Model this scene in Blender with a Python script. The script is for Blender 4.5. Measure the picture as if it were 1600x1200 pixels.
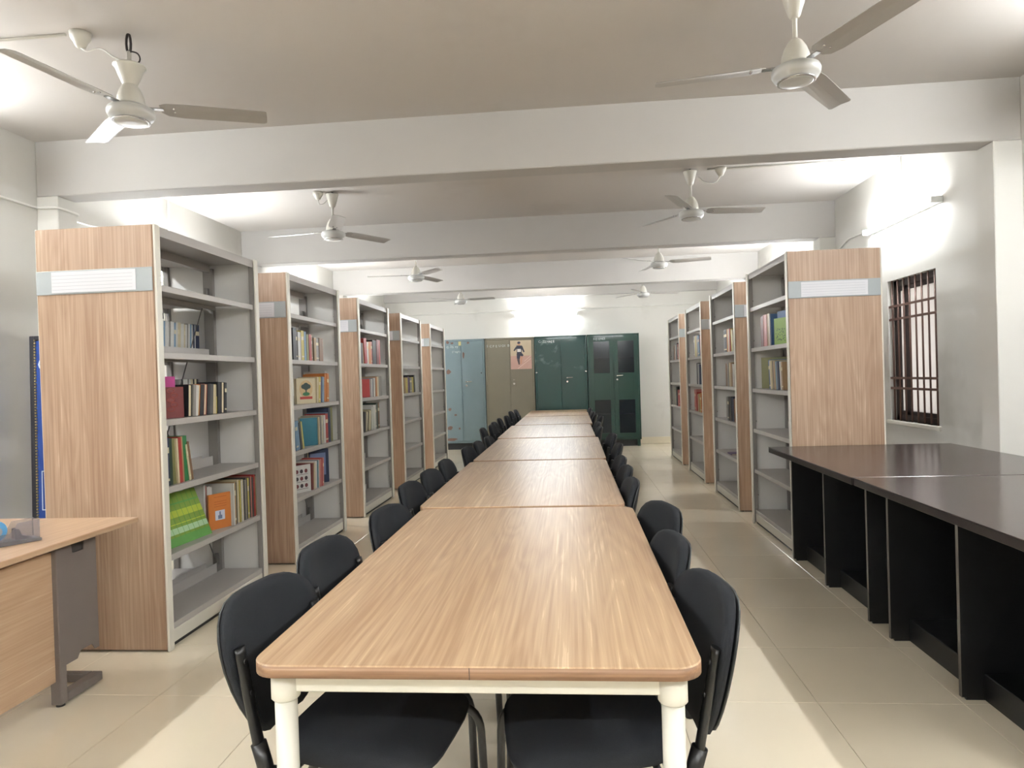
import bpy, bmesh, math, random
from mathutils import Vector, Matrix

# ------------------------------------------------------------------ camera, world, exposure
for o in list(bpy.data.objects):
    bpy.data.objects.remove(o, do_unlink=True)
SC = bpy.context.scene
COL = SC.collection
PI = math.pi
FPX, YAW, PITCH, ROLL, CAMZ = 1060.2, 0.0891, -0.0102, 0.0314, 1.40
_f = Vector((-math.sin(YAW) * math.cos(PITCH), math.cos(YAW) * math.cos(PITCH), math.sin(PITCH)))
_r0 = Vector((math.cos(YAW), math.sin(YAW), 0))
_u0 = _r0.cross(_f)
_r = _r0 * math.cos(ROLL) - _u0 * math.sin(ROLL)
_u = _r0 * math.sin(ROLL) + _u0 * math.cos(ROLL)
cam_data = bpy.data.cameras.new('camera')
cam = bpy.data.objects.new('camera', cam_data)
COL.objects.link(cam)
cam.matrix_world = Matrix(((_r.x, _u.x, -_f.x, 0), (_r.y, _u.y, -_f.y, 0), (_r.z, _u.z, -_f.z, CAMZ), (0, 0, 0, 1)))
cam_data.sensor_fit = 'HORIZONTAL'
cam_data.sensor_width = 36.0
cam_data.lens = FPX / 1600 * 36.0
cam_data.clip_start = 0.05
SC.camera = cam

world = bpy.data.worlds.new('world')
SC.world = world
world.use_nodes = True
wb = world.node_tree.nodes['Background']
wb.inputs[0].default_value = (0.86, 0.93, 1.0, 1)
wb.inputs[1].default_value = 2.2

TUBE_POWER = 80.0          # emission strength of every fluorescent tube
TUBE_COLOR = (0.94, 0.975, 1.0)
SC.view_settings.view_transform = 'Standard'
SC.view_settings.look = 'None'
SC.view_settings.gamma = 1.0
SC.view_settings.use_curve_mapping = False
SC.view_settings.exposure = 1.66
SC.cycles.use_light_tree = False
SC.cycles.max_bounces = 6
SC.cycles.diffuse_bounces = 4
SC.cycles.glossy_bounces = 2
SC.cycles.transmission_bounces = 3
SC.cycles.transparent_max_bounces = 4

random.seed(7)
RND = random.Random(11)

# ------------------------------------------------------------------ materials
def lin(c):
    c = c / 255.0
    return c / 12.92 if c <= 0.04045 else ((c + 0.055) / 1.055) ** 2.4
def rgb(r, g, b):
    return (lin(r), lin(g), lin(b), 1.0)

MATS = {}
def mat(name, col, rough=0.5, metal=0.0, spec=0.5, noise=0.0, nscale=8.0, bump=0.0, bscale=60.0, emit=None, alpha=None, trans=0.0, coat=0.0):
    if name in MATS:
        return MATS[name]
    m = bpy.data.materials.new(name)
    m.use_nodes = True
    nt = m.node_tree
    b = nt.nodes['Principled BSDF']
    c = rgb(*col)
    b.inputs['Base Color'].default_value = c
    b.inputs['Roughness'].default_value = rough
    b.inputs['Metallic'].default_value = metal
    b.inputs['Specular IOR Level'].default_value = spec
    b.inputs['Coat Weight'].default_value = coat
    if trans:
        b.inputs['Transmission Weight'].default_value = trans
    if alpha is not None:
        b.inputs['Alpha'].default_value = alpha
    if emit:
        b.inputs['Emission Color'].default_value = (*emit[0], 1)
        b.inputs['Emission Strength'].default_value = emit[1]
    if noise or bump:
        tc = nt.nodes.new('ShaderNodeTexCoord')
    if noise:
        n = nt.nodes.new('ShaderNodeTexNoise')
        n.inputs['Scale'].default_value = nscale
        n.inputs['Detail'].default_value = 5
        nt.links.new(tc.outputs['Object'], n.inputs['Vector'])
        mx = nt.nodes.new('ShaderNodeMix')
        mx.data_type = 'RGBA'
        mx.inputs['A'].default_value = tuple(v * (1 - noise) for v in c[:3]) + (1,)
        mx.inputs['B'].default_value = tuple(min(1, v * (1 + noise * 0.6)) for v in c[:3]) + (1,)
        nt.links.new(n.outputs['Fac'], mx.inputs['Factor'])
        nt.links.new(mx.outputs['Result'], b.inputs['Base Color'])
    if bump:
        n2 = nt.nodes.new('ShaderNodeTexNoise')
        n2.inputs['Scale'].default_value = bscale
        n2.inputs['Detail'].default_value = 4
        nt.links.new(tc.outputs['Object'], n2.inputs['Vector'])
        bp = nt.nodes.new('ShaderNodeBump')
        bp.inputs['Strength'].default_value = bump
        bp.inputs['Distance'].default_value = 0.01
        nt.links.new(n2.outputs['Fac'], bp.inputs['Height'])
        nt.links.new(bp.outputs['Normal'], b.inputs['Normal'])
    MATS[name] = m
    return m

def wood(name, light, mid, dark, axis, rough=0.42, stretch=14.0, figure=1.0, coat=0.0):
    """laminate with long fibres along one axis, broad cathedral figure and fine pores"""
    m = bpy.data.materials.new(name)
    m.use_nodes = True
    nt = m.node_tree
    L = nt.links.new
    b = nt.nodes['Principled BSDF']
    tc = nt.nodes.new('ShaderNodeTexCoord')
    oi = nt.nodes.new('ShaderNodeObjectInfo')
    add = nt.nodes.new('ShaderNodeVectorMath')
    add.operation = 'ADD'
    sc = nt.nodes.new('ShaderNodeVectorMath')
    sc.operation = 'SCALE'
    L(oi.outputs['Location'], sc.inputs[0])
    sc.inputs['Scale'].default_value = 1.37
    L(tc.outputs['Object'], add.inputs[0])
    L(sc.outputs[0], add.inputs[1])
    def mapped(s_along, s_across):
        mp = nt.nodes.new('ShaderNodeMapping')
        mp.inputs['Scale'].default_value = tuple(s_along if i == axis else s_across for i in range(3))
        L(add.outputs[0], mp.inputs['Vector'])
        return mp
    # broad figure: rings bent by a slow noise
    n0 = nt.nodes.new('ShaderNodeTexNoise')
    n0.inputs['Scale'].default_value = 1.0
    n0.inputs['Detail'].default_value = 2
    n0.inputs['Distortion'].default_value = 0.25
    L(mapped(0.55, 5.5).outputs[0], n0.inputs['Vector'])
    mul = nt.nodes.new('ShaderNodeMath')
    mul.operation = 'MULTIPLY'
    mul.inputs[1].default_value = 13.0
    L(n0.outputs['Fac'], mul.inputs[0])
    fr = nt.nodes.new('ShaderNodeMath')
    fr.operation = 'PINGPONG'
    fr.inputs[1].default_value = 0.5
    L(mul.outputs[0], fr.inputs[0])
    # fibres
    n1 = nt.nodes.new('ShaderNodeTexNoise')
    n1.inputs['Scale'].default_value = 1.0
    n1.inputs['Detail'].default_value = 3
    n1.inputs['Roughness'].default_value = 0.65
    L(mapped(1.3, stretch * 7.5).outputs[0], n1.inputs['Vector'])
    n2 = nt.nodes.new('ShaderNodeTexNoise')
    n2.inputs['Scale'].default_value = 1.0
    n2.inputs['Detail'].default_value = 3
    L(mapped(0.5, 7.0).outputs[0], n2.inputs['Vector'])
    ma = nt.nodes.new('ShaderNodeMath')
    ma.operation = 'MULTIPLY_ADD'
    L(fr.outputs[0], ma.inputs[0])
    ma.inputs[1].default_value = 0.34 * figure
    L(n1.outputs['Fac'], ma.inputs[2])
    ma2 = nt.nodes.new('ShaderNodeMath')
    ma2.operation = 'MULTIPLY_ADD'
    L(n2.outputs['Fac'], ma2.inputs[0])
    ma2.inputs[1].default_value = 0.6
    L(ma.outputs[0], ma2.inputs[2])
    cr = nt.nodes.new('ShaderNodeValToRGB')
    e = cr.color_ramp.elements
    e[0].position = 0.62
    e[0].color = rgb(*dark)
    e[1].position = 1.15
    e[1].color = rgb(*light)
    k = e.new(0.86)
    k.color = rgb(*mid)
    sub = nt.nodes.new('ShaderNodeMath')
    sub.operation = 'MULTIPLY'
    sub.inputs[1].default_value = 0.9
    L(ma2.outputs[0], sub.inputs[0])
    L(sub.outputs[0], cr.inputs['Fac'])
    e[1].position = 1.0
    L(cr.outputs['Color'], b.inputs['Base Color'])
    b.inputs['Roughness'].default_value = rough
    b.inputs['Coat Weight'].default_value = coat
    b.inputs['Coat Roughness'].default_value = 0.25
    bp = nt.nodes.new('ShaderNodeBump')
    bp.inputs['Strength'].default_value = 0.03
    bp.inputs['Distance'].default_value = 0.002
    L(n1.outputs['Fac'], bp.inputs['Height'])
    L(bp.outputs['Normal'], b.inputs['Normal'])
    MATS[name] = m
    return m

def paint(name, base, stain, amount, rough=0.75, zfade=None):
    """old wall paint: big soft mottling, some mould stains and trowel marks"""
    m = bpy.data.materials.new(name)
    m.use_nodes = True
    nt = m.node_tree
    L = nt.links.new
    b = nt.nodes['Principled BSDF']
    tc = nt.nodes.new('ShaderNodeTexCoord')
    n = nt.nodes.new('ShaderNodeTexNoise')
    n.inputs['Scale'].default_value = 0.9
    n.inputs['Detail'].default_value = 4
    n.inputs['Roughness'].default_value = 0.62
    L(tc.outputs['Object'], n.inputs['Vector'])
    cr = nt.nodes.new('ShaderNodeValToRGB')
    cr.color_ramp.elements[0].position = 0.58
    cr.color_ramp.elements[0].color = (0, 0, 0, 1)
    cr.color_ramp.elements[1].position = 0.8
    cr.color_ramp.elements[1].color = (amount, amount, amount, 1)
    L(n.outputs['Fac'], cr.inputs['Fac'])
    mx = nt.nodes.new('ShaderNodeMix')
    mx.data_type = 'RGBA'
    mx.inputs['A'].default_value = rgb(*base)
    mx.inputs['B'].default_value = rgb(*stain)
    L(cr.outputs['Color'], mx.inputs['Factor'])
    L(mx.outputs['Result'], b.inputs['Base Color'])
    b.inputs['Roughness'].default_value = rough
    n2 = nt.nodes.new('ShaderNodeTexNoise')
    n2.inputs['Scale'].default_value = 5
    n2.inputs['Detail'].default_value = 2
    L(tc.outputs['Object'], n2.inputs['Vector'])
    bp = nt.nodes.new('ShaderNodeBump')
    bp.inputs['Strength'].default_value = 0.25
    bp.inputs['Distance'].default_value = 0.012
    L(n2.outputs['Fac'], bp.inputs['Height'])
    L(bp.outputs['Normal'], b.inputs['Normal'])
    MATS[name] = m
    return m

WALL = paint('wall_paint', (208, 206, 200), (158, 155, 146), 0.6)
CEIL = paint('ceiling_paint', (196, 191, 186), (174, 168, 162), 0.5, 0.85)
BEAMP = paint('beam_paint', (182, 179, 175), (170, 166, 160), 0.4, 0.8)
TILE = mat('floor_tile', (240, 228, 204), 0.13, noise=0.05, nscale=3.0, spec=0.65)
GROUT = mat('tile_grout', (168, 155, 135), 0.8)
SKIRT = mat('skirting_tile', (222, 212, 190), 0.3)
WPANEL = wood('panel_laminate', (192, 168, 146), (178, 153, 130), (146, 118, 96), 2, 0.45, figure=0.8)
WTABLE = wood('table_laminate', (199, 174, 143), (184, 157, 125), (156, 125, 95), 1, 0.36, figure=1.0)
WEDGE = wood('table_edge_band', (166, 135, 107), (150, 118, 90), (120, 89, 65), 0, 0.4, figure=0.6)
WDESK = wood('desk_laminate', (200, 176, 148), (188, 160, 132), (170, 140, 112), 1, 0.36, figure=0.8)
DARKTOP = mat('dark_desk_laminate', (56, 43, 40), 0.2, noise=0.25, nscale=5, spec=0.6, bump=0.02, bscale=12)
DARKEDGE = mat('dark_desk_edge', (40, 33, 32), 0.35)
BLACKPANEL = mat('black_panel', (20, 20, 21), 0.42, noise=0.2, nscale=6)
PANELEDGE = mat('panel_edge_band', (92, 86, 80), 0.5)
STEEL = mat('shelf_steel', (172, 167, 162), 0.42, spec=0.5)
STEELDK = mat('shelf_upright_steel', (132, 127, 123), 0.45)
CREAM = mat('frame_cream', (216, 212, 200), 0.4)
PANELGREY = mat('side_panel_grey', (216, 214, 210), 0.45)
SIGNCAP = mat('sign_cap', (158, 164, 166), 0.5)
SIGNCARD = mat('sign_card', (206, 206, 210), 0.35)
SIGNLINE = mat('sign_rule', (176, 178, 184), 0.5)
BLACK = mat('black_plastic', (16, 16, 17), 0.45)
SCREW = mat('dark_screw', (70, 66, 62), 0.4, metal=0.7)
ROD = mat('brace_rod', (120, 116, 112), 0.35, metal=0.6)
WHITEFRAME = mat('table_frame_white', (214, 211, 199), 0.38)
FABRIC = mat('chair_fabric', (33, 35, 39), 0.9, noise=0.18, nscale=220, bump=0.25, bscale=600, spec=0.25)
SHELL = mat('chair_shell', (24, 25, 27), 0.5)
TUBE = mat('chair_tube', (20, 20, 21), 0.32, spec=0.55)
BOLT = mat('chair_bolt', (52, 52, 54), 0.35, metal=0.6)
FANW = mat('fan_enamel', (206, 203, 193), 0.32, coat=0.2)
FANDISH = mat('fan_dish_grey', (186, 186, 183), 0.35)
FANBLADE = mat('fan_blade', (164, 160, 155), 0.36)
FANRIM = mat('fan_trim_chrome', (200, 200, 200), 0.2, metal=0.9)
WIRE = mat('wire_dark', (58, 52, 50), 0.6)
WIREW = mat('wire_white', (222, 220, 214), 0.5)
CONDUIT = mat('conduit_white', (226, 224, 218), 0.5)
LAMPBODY = mat('tube_batten', (236, 236, 234), 0.4)
def glow(k):
    return mat('tube_glow_%d' % round(k * 100), (255, 255, 255), 0.3, emit=(TUBE_COLOR, TUBE_POWER * k))
BAR = mat('window_bar_brown', (104, 76, 66), 0.55, noise=0.25, nscale=14)
WFRAME = mat('window_frame_brown', (58, 48, 46), 0.5)
SILL = mat('window_sill', (226, 222, 212), 0.6)
CABBLUE = mat('cabinet_blue', (110, 128, 134), 0.42, noise=0.1, nscale=3)
CABBEIGE = mat('cabinet_olive_grey', (122, 117, 101), 0.42, noise=0.08, nscale=3)
RUST = mat('rust', (108, 82, 72), 0.8, noise=0.3, nscale=20)
CHROME = mat('handle_chrome', (214, 210, 204), 0.22, metal=0.9)
CHALK = mat('chalk', (206, 214, 212), 0.9)
GLASSDK = mat('cabinet_glass', (28, 36, 44), 0.12, spec=0.6, alpha=0.6)
KICK = mat('cabinet_kick', (46, 46, 48), 0.6)

def frosted(name, col):
    m = mat(name, col, 0.5)
    nt = m.node_tree
    tr = nt.nodes.new('ShaderNodeBsdfTranslucent')
    tr.inputs[0].default_value = rgb(*col)
    mx = nt.nodes.new('ShaderNodeMixShader')
    mx.inputs[0].default_value = 0.45
    nt.links.new(nt.nodes['Principled BSDF'].outputs[0], mx.inputs[1])
    nt.links.new(tr.outputs[0], mx.inputs[2])
    nt.links.new(mx.outputs[0], nt.nodes['Material Output'].inputs[0])
    return m
def cab_green():  # green with pale noise patches that fade in towards the top
    m = mat('cabinet_green', (18, 60, 55), 0.3, coat=0.15)
    nt = m.node_tree
    L = nt.links.new
    b = nt.nodes['Principled BSDF']
    tc = nt.nodes.new('ShaderNodeTexCoord')
    sep = nt.nodes.new('ShaderNodeSeparateXYZ')
    L(tc.outputs['Object'], sep.inputs[0])
    n = nt.nodes.new('ShaderNodeTexNoise')
    n.inputs['Scale'].default_value = 3.6
    n.inputs['Detail'].default_value = 5
    n.inputs['Distortion'].default_value = 0.8
    L(tc.outputs['Object'], n.inputs['Vector'])
    cr = nt.nodes.new('ShaderNodeValToRGB')
    cr.color_ramp.elements[0].position = 0.56
    cr.color_ramp.elements[0].color = (0, 0, 0, 1)
    cr.color_ramp.elements[1].position = 0.76
    cr.color_ramp.elements[1].color = (0.6, 0.6, 0.6, 1)
    L(n.outputs['Fac'], cr.inputs['Fac'])
    mr = nt.nodes.new('ShaderNodeMapRange')
    mr.inputs['From Min'].default_value = 1.45
    mr.inputs['From Max'].default_value = 1.75
    L(sep.outputs['Z'], mr.inputs['Value'])
    mu = nt.nodes.new('ShaderNodeMath')
    mu.operation = 'MULTIPLY'
    L(cr.outputs['Color'], mu.inputs[0])
    L(mr.outputs['Result'], mu.inputs[1])
    mx = nt.nodes.new('ShaderNodeMix')
    mx.data_type = 'RGBA'
    mx.inputs['A'].default_value = rgb(18, 60, 55)
    mx.inputs['B'].default_value = rgb(170, 186, 180)
    L(mu.outputs[0], mx.inputs['Factor'])
    L(mx.outputs['Result'], b.inputs['Base Color'])
    return m
CABGREEN = cab_green()
WPANE = frosted('window_frosted_pane', (218, 212, 206))
CABGREEN2 = mat('cabinet_dark_green', (18, 55, 45), 0.3, noise=0.08, nscale=3, coat=0.15)

# ------------------------------------------------------------------ mesh helpers
class MB:
    def __init__(self):
        self.v, self.f, self.m, self.s = [], [], [], []
    def add(self, verts, faces, mi=0, smooth=False):
        o = len(self.v)
        self.v += [tuple(p) for p in verts]
        for f in faces:
            self.f.append(tuple(i + o for i in f))
            self.m.append(mi)
            self.s.append(smooth)
        return self
    def box(self, x0, x1, y0, y1, z0, z1, mi=0, M=None):
        vs = [Vector((x, y, z)) for z in (z0, z1) for y in (y0, y1) for x in (x0, x1)]
        if M is not None:
            vs = [M @ p for p in vs]
        return self.add(vs, [(0, 2, 3, 1), (4, 5, 7, 6), (0, 1, 5, 4), (2, 6, 7, 3), (0, 4, 6, 2), (1, 3, 7, 5)], mi)
    def prism(self, pts, a0, a1, plane='xy', mi=0, smooth=False):
        """extrude a 2-D outline (counter-clockwise) along the remaining axis"""
        def P(p, a):
            return {'xy': (p[0], p[1], a), 'xz': (p[0], a, p[1]), 'yz': (a, p[0], p[1])}[plane]
        n = len(pts)
        vs = [P(p, a0) for p in pts] + [P(p, a1) for p in pts]
        self.add(vs, [tuple(range(n))[::-1], tuple(range(n, 2 * n))], mi)
        return self.add(vs, [(i, (i + 1) % n, n + (i + 1) % n, n + i) for i in range(n)], mi, smooth)
    def tube(self, path, r, n=10, mi=0, caps=True, flat=None):
        """round (or oval: flat=(ra, rb, axis)) tube along a polyline"""
        P = [Vector(p) for p in path]
        T = []
        for i in range(len(P)):
            a = P[max(0, i - 1)]
            b = P[min(len(P) - 1, i + 1)]
            T.append((b - a).normalized())
        ref = Vector((0, 0, 1)) if abs(T[0].z) < 0.9 else Vector((1, 0, 0))
        if flat:
            ref = Vector(flat[2])
        U = (ref - T[0] * ref.dot(T[0])).normalized()
        vs = []
        for i, p in enumerate(P):
            U = (U - T[i] * U.dot(T[i])).normalized()
            W = T[i].cross(U)
            ra, rb = (flat[0], flat[1]) if flat else (r[i], r[i]) if isinstance(r, (list, tuple)) else (r, r)
            for k in range(n):
                a = 2 * PI * k / n
                vs.append(p + U * ra * math.cos(a) + W * rb * math.sin(a))
        fs = []
        for i in range(len(P) - 1):
            for k in range(n):
                k2 = (k + 1) % n
                fs.append((i * n + k, i * n + k2, (i + 1) * n + k2, (i + 1) * n + k))
        self.add(vs, fs, mi, True)
        if caps:
            self.add(vs, [tuple(range(n))[::-1], tuple(range((len(P) - 1) * n, len(P) * n))], mi)
        return self
    def lathe(self, prof, n=28, mi=0, c=(0, 0, 0), smooth=True):
        """revolve (radius, z) pairs around a vertical axis"""
        vs = []
        for r, z in prof:
            for k in range(n):
                a = 2 * PI * k / n
                vs.append((c[0] + r * math.cos(a), c[1] + r * math.sin(a), c[2] + z))
        fs = []
        m = len(prof)
        for i in range(m - 1):
            for k in range(n):
                k2 = (k + 1) % n
                fs.append((i * n + k, i * n + k2, (i + 1) * n + k2, (i + 1) * n + k))
        self.add(vs, fs, mi, smooth)
        return self.add(vs, [tuple(range(n))[::-1], tuple(range((m - 1) * n, m * n))], mi)
    def mesh(self, name, mats, bevel=0.0, seg=1):
        me = bpy.data.meshes.new(name)
        me.from_pydata(self.v, [], self.f)
        for mm in (mats if isinstance(mats, (list, tuple)) else [mats]):
            me.materials.append(mm)
        me.polygons.foreach_set('material_index', self.m)
        me.polygons.foreach_set('use_smooth', self.s)
        bm = bmesh.new()
        bm.from_mesh(me)
        bmesh.ops.remove_doubles(bm, verts=bm.verts, dist=1e-5)
        bmesh.ops.recalc_face_normals(bm, faces=bm.faces)
        if bevel:
            es = [e for e in bm.edges if len(e.link_faces) == 2 and e.calc_face_angle(0) > 0.6]
            bmesh.ops.bevel(bm, geom=es, offset=bevel, segments=seg, affect='EDGES', clamp_overlap=True)
        bm.to_mesh(me)
        bm.free()
        me.update()
        return me
    def build(self, name, mats, parent=None, bevel=0.0, seg=1, loc=None):
        o = bpy.data.objects.new(name, self.mesh(name, mats, bevel, seg))
        COL.objects.link(o)
        if parent is not None:
            o.parent = parent
        if loc:
            o.location = loc
        return o

def link(name, me, parent=None, loc=None, rot=None):
    o = bpy.data.objects.new(name, me)
    COL.objects.link(o)
    if parent is not None:
        o.parent = parent
    if loc is not None:
        o.location = loc
    if rot is not None:
        o.rotation_euler = rot
    return o

def tag(o, label, cat, group=None):
    o['label'] = label
    o['category'] = cat
    if group:
        o['group'] = group
    return o
def struct(o, label=None):
    o['kind'] = 'structure'
    if label:
        o['label'] = label
    return o
def thing(name, label, cat, loc=(0, 0, 0), rz=0.0, group=None):
    o = bpy.data.objects.new(name, None)
    o.empty_display_size = 0.1
    COL.objects.link(o)
    o.location = loc
    o.rotation_euler = (0, 0, rz)
    return tag(o, label, cat, group)
KIDS = {}
def copy_tree(o, parent=None):
    c = o.copy()
    COL.objects.link(c)
    if parent is not None:
        c.parent = parent
        c.matrix_parent_inverse = o.matrix_parent_inverse.copy()
    for ch in o.children:
        copy_tree(ch, c)
    return c
def B(x0, x1, y0, y1, z0, z1):
    return MB().box(x0, x1, y0, y1, z0, z1)
def fillet(pts, r, n=6):
    """round the inner corners of a polyline"""
    P = [Vector(p) for p in pts]
    out = [P[0]]
    for i in range(1, len(P) - 1):
        a, b, c = P[i - 1], P[i], P[i + 1]
        d1, d2 = (a - b), (c - b)
        t = min(r, d1.length * 0.49, d2.length * 0.49)
        p0, p1 = b + d1.normalized() * t, b + d2.normalized() * t
        for k in range(n + 1):
            s = k / n
            out.append((1 - s) ** 2 * p0 + 2 * s * (1 - s) * b + s * s * p1)
    out.append(P[-1])
    return out
def round_rect(x0, x1, y0, y1, r, n=6):
    pts = []
    for cx, cy, a0 in ((x1 - r, y0 + r, -PI / 2), (x1 - r, y1 - r, 0), (x0 + r, y1 - r, PI / 2), (x0 + r, y0 + r, PI)):
        for k in range(n + 1):
            a = a0 + PI / 2 * k / n
            pts.append((cx + r * math.cos(a), cy + r * math.sin(a)))
    return pts
def text_mesh(body, size, name='lettering', m=CHALK, extrude=0.0008):
    cu = bpy.data.curves.new(name, 'FONT')
    cu.body = body
    cu.size = size
    cu.extrude = extrude
    cu.resolution_u = 2
    to = bpy.data.objects.new(name, cu)
    COL.objects.link(to)
    dg = bpy.context.evaluated_depsgraph_get()
    dg.update()
    me = bpy.data.meshes.new_from_object(to.evaluated_get(dg))
    bpy.data.objects.remove(to)
    me.materials.clear()
    me.materials.append(m)
    return me

# ------------------------------------------------------------------ the room
XL, XR, YF, YB, ZC = -3.77, 2.85, -1.50, 13.62, 3.18
BAYS = [1.52, 4.54, 7.56, 10.58]
TH = 0.24

floor = struct(B(XL - TH, XR + TH, YF - TH, YB + TH, -0.20, -0.004).build('floor', GROUT))
TS, TX, TY = 0.58, 0.98, 2.92
tile_cache = {}
def tile_mesh(w, d):
    k = (round(w, 3), round(d, 3))
    if k not in tile_cache:
        tile_cache[k] = B(-w / 2, w / 2, -d / 2, d / 2, -0.012, 0).mesh('floor_tile', TILE, bevel=0.0012)
    return tile_cache[k]
rear = MB()
g = 0.0016
iy = math.floor((YF - TY) / TS)
while TY + iy * TS < YB - 0.01:
    y0, y1 = max(YF, TY + iy * TS), min(YB, TY + (iy + 1) * TS)
    ix = math.floor((XL - TX) / TS)
    while TX + ix * TS < XR - 0.01:
        x0, x1 = max(XL, TX + ix * TS), min(XR, TX + (ix + 1) * TS)
        if x1 - x0 > 0.02 and y1 - y0 > 0.02:
            if y1 > 1.25:
                link('floor_tile', tile_mesh(x1 - x0 - g, y1 - y0 - g), floor, ((x0 + x1) / 2, (y0 + y1) / 2, 0))
            else:
                rear.box(x0 + g / 2, x1 - g / 2, y0 + g / 2, y1 - g / 2, -0.012, 0)
        ix += 1
    iy += 1
rt = rear.build('floor_tile', TILE, floor)
rt['kind'] = 'stuff'

ceiling = struct(B(XL - TH, XR + TH, YF - TH, YB + TH, ZC, ZC + 0.2).build('ceiling', CEIL))
for y in BAYS:
    B(XL, XR, y, y + 0.19, 2.79, ZC + 0.02).build('ceiling_beam', BEAMP, ceiling, bevel=0.006)
B(XL, XR, YB - 0.10, YB + 0.02, 2.98, ZC + 0.02).build('ceiling_beam', BEAMP, ceiling)

WIN_Z0, WIN_Z1 = 0.91, 2.15
WR = (5.585, 6.40)     # window opening in the right wall
WLF = (5.60, 6.42)     # window opening in the left wall
def side_wall(name, x0, x1, win):
    b = MB()
    b.box(x0, x1, YF - TH, win[0], 0, ZC)
    b.box(x0, x1, win[1], YB + TH, 0, ZC)
    b.box(x0, x1, win[0], win[1], 0, WIN_Z0)
    b.box(x0, x1, win[0], win[1], WIN_Z1, ZC)
    return struct(b.build(name, WALL))
wall_right = side_wall('wall_right', XR, XR + TH, WR)
wall_left = side_wall('wall_left', XL - TH, XL, WLF)
wall_back = struct(B(XL, XR, YB, YB + TH, 0, ZC).build('wall_back', WALL))
wall_front = struct(B(XL, XR, YF - TH, YF, 0, ZC).build('wall_front', WALL))
for y in BAYS:
    B(2.68, XR + 0.01, y, y + 0.19, 0, 2.79).build('pilaster', WALL, wall_right, bevel=0.005)
    B(XL - 0.01, -3.61, y, y + 0.19, 0, 2.79).build('pilaster', WALL, wall_left, bevel=0.005)
struct(B(XL, XR, YB - 0.014, YB, 0, 0.13).build('baseboard_back', SKIRT, bevel=0.003))
for nm, xa, xb in (('baseboard_left', XL, XL + 0.012), ('baseboard_right', XR - 0.012, XR)):
    bb = MB()
    ys = [YF] + sum([[y, y + 0.19] for y in BAYS], []) + [YB]
    for i in range(0, len(ys), 2):
        bb.box(xa, xb, ys[i], ys[i + 1], 0, 0.13)
    struct(bb.build(nm, SKIRT, bevel=0.002))

# surface conduits on the walls
def conduit(path, parent, r=0.009):
    return MB().tube(path, r, 8).build('conduit', CONDUIT, parent)
xl = XL + 0.009
conduit(fillet([(xl, -1.3, 2.71), (xl, 4.531, 2.71), (-3.601, 4.531, 2.705), (-3.601, 4.739, 2.70), (xl, 4.739, 2.70), (xl, 7.551, 2.72)], 0.02, 3), wall_left)
conduit([(xl, 6.13, 2.72), (xl, 6.13, ZC)], wall_left)
conduit([(xl, 9.2, 2.72), (xl, 9.2, ZC)], wall_left)
conduit([(xl, 12.0, 2.72), (xl, 12.0, ZC)], wall_left)
xr = XR - 0.009
conduit([(xr, 6.09, 2.72), (xr, 6.09, ZC)], wall_right)
conduit([(xr, 8.95, 2.72), (xr, 8.95, ZC)], wall_right)
conduit(fillet([(xr, 6.8, 2.68), (xr, 7.2, 2.70), (xr, 7.54, 2.62)], 0.05, 3), wall_right)
conduit([(XL + 0.05, YB - 0.009, 2.72), (XR - 0.05, YB - 0.009, 2.72)], wall_back, 0.008)
conduit([(XL + 0.01, 3.19, ZC - 0.007), (-2.46, 3.19, ZC - 0.007)], ceiling, 0.007)
conduit(fillet([(XR - 0.01, 6.09, ZC - 0.008), (1.24, 6.13, ZC - 0.008)], 0.02, 2), ceiling, 0.007)

# windows with an iron grille
def window(name, side, span, label, daylight):
    y0, y1 = span
    s = 1 if side == 'right' else -1
    X = XR if side == 'right' else XL
    root = bpy.data.objects.new(name, None)
    COL.objects.link(root)
    root.location = (X, (y0 + y1) / 2, WIN_Z0)
    struct(root, label)
    W, H = (y1 - y0) / 2, WIN_Z1 - WIN_Z0
    def bx(a, b, c, d, e, f):
        lo, hi = sorted((s * a, s * b))
        return B(lo, hi, c, d, e, f)
    f = MB()
    for c, d, e, h in ((-W, -W + 0.05, 0, H), (W - 0.05, W, 0, H), (-W, W, 0, 0.05), (-W, W, H - 0.06, H)):
        lo, hi = sorted((s * 0.055, s * 0.115))
        f.box(lo, hi, c, d, e, h)
    f.build('frame', WFRAME, root, bevel=0.004)
    for c, d in ((-W + 0.045, W - 0.19), (W - 0.19, W - 0.045)):
        sash = MB()
        lo, hi = sorted((s * 0.065, s * 0.095))
        for a, b, e, h in ((c, c + 0.035, 0.045, H - 0.055), (d - 0.035, d, 0.045, H - 0.055), (c, d, 0.045, 0.085), (c, d, H - 0.095, H - 0.055)):
            sash.box(lo, hi, a, b, e, h)
        so = sash.build('sash', WFRAME, root, bevel=0.003)
        bx(0.076, 0.082, c + 0.03, d - 0.03, 0.08, H - 0.09).build('pane', WPANE, so)
    n = 8
    for i in range(n):
        y = -W + 0.05 + (2 * W - 0.10) * i / (n - 1)
        MB().tube([(s * 0.018, y, 0.0), (s * 0.018, y, H)], 0.008, 8).build('grille_bar', BAR, root)
    for z in (0.285, 0.375, 0.895, 1.01):
        bx(0.006, 0.012, -W - 0.0, W + 0.0, z - 0.010, z + 0.010).build('grille_rail', BAR, root)
    bx(-0.02, 0.06, -W - 0.03, W + 0.03, -0.035, 0.0).build('sill', SILL, root, bevel=0.004)
    return root
window('window_1', 'right', WR, 'barred window with brown iron grille and pale panes', False)
window('window_2', 'left', WLF, 'barred window seen bright through the nearest left bookcase', True)

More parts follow.
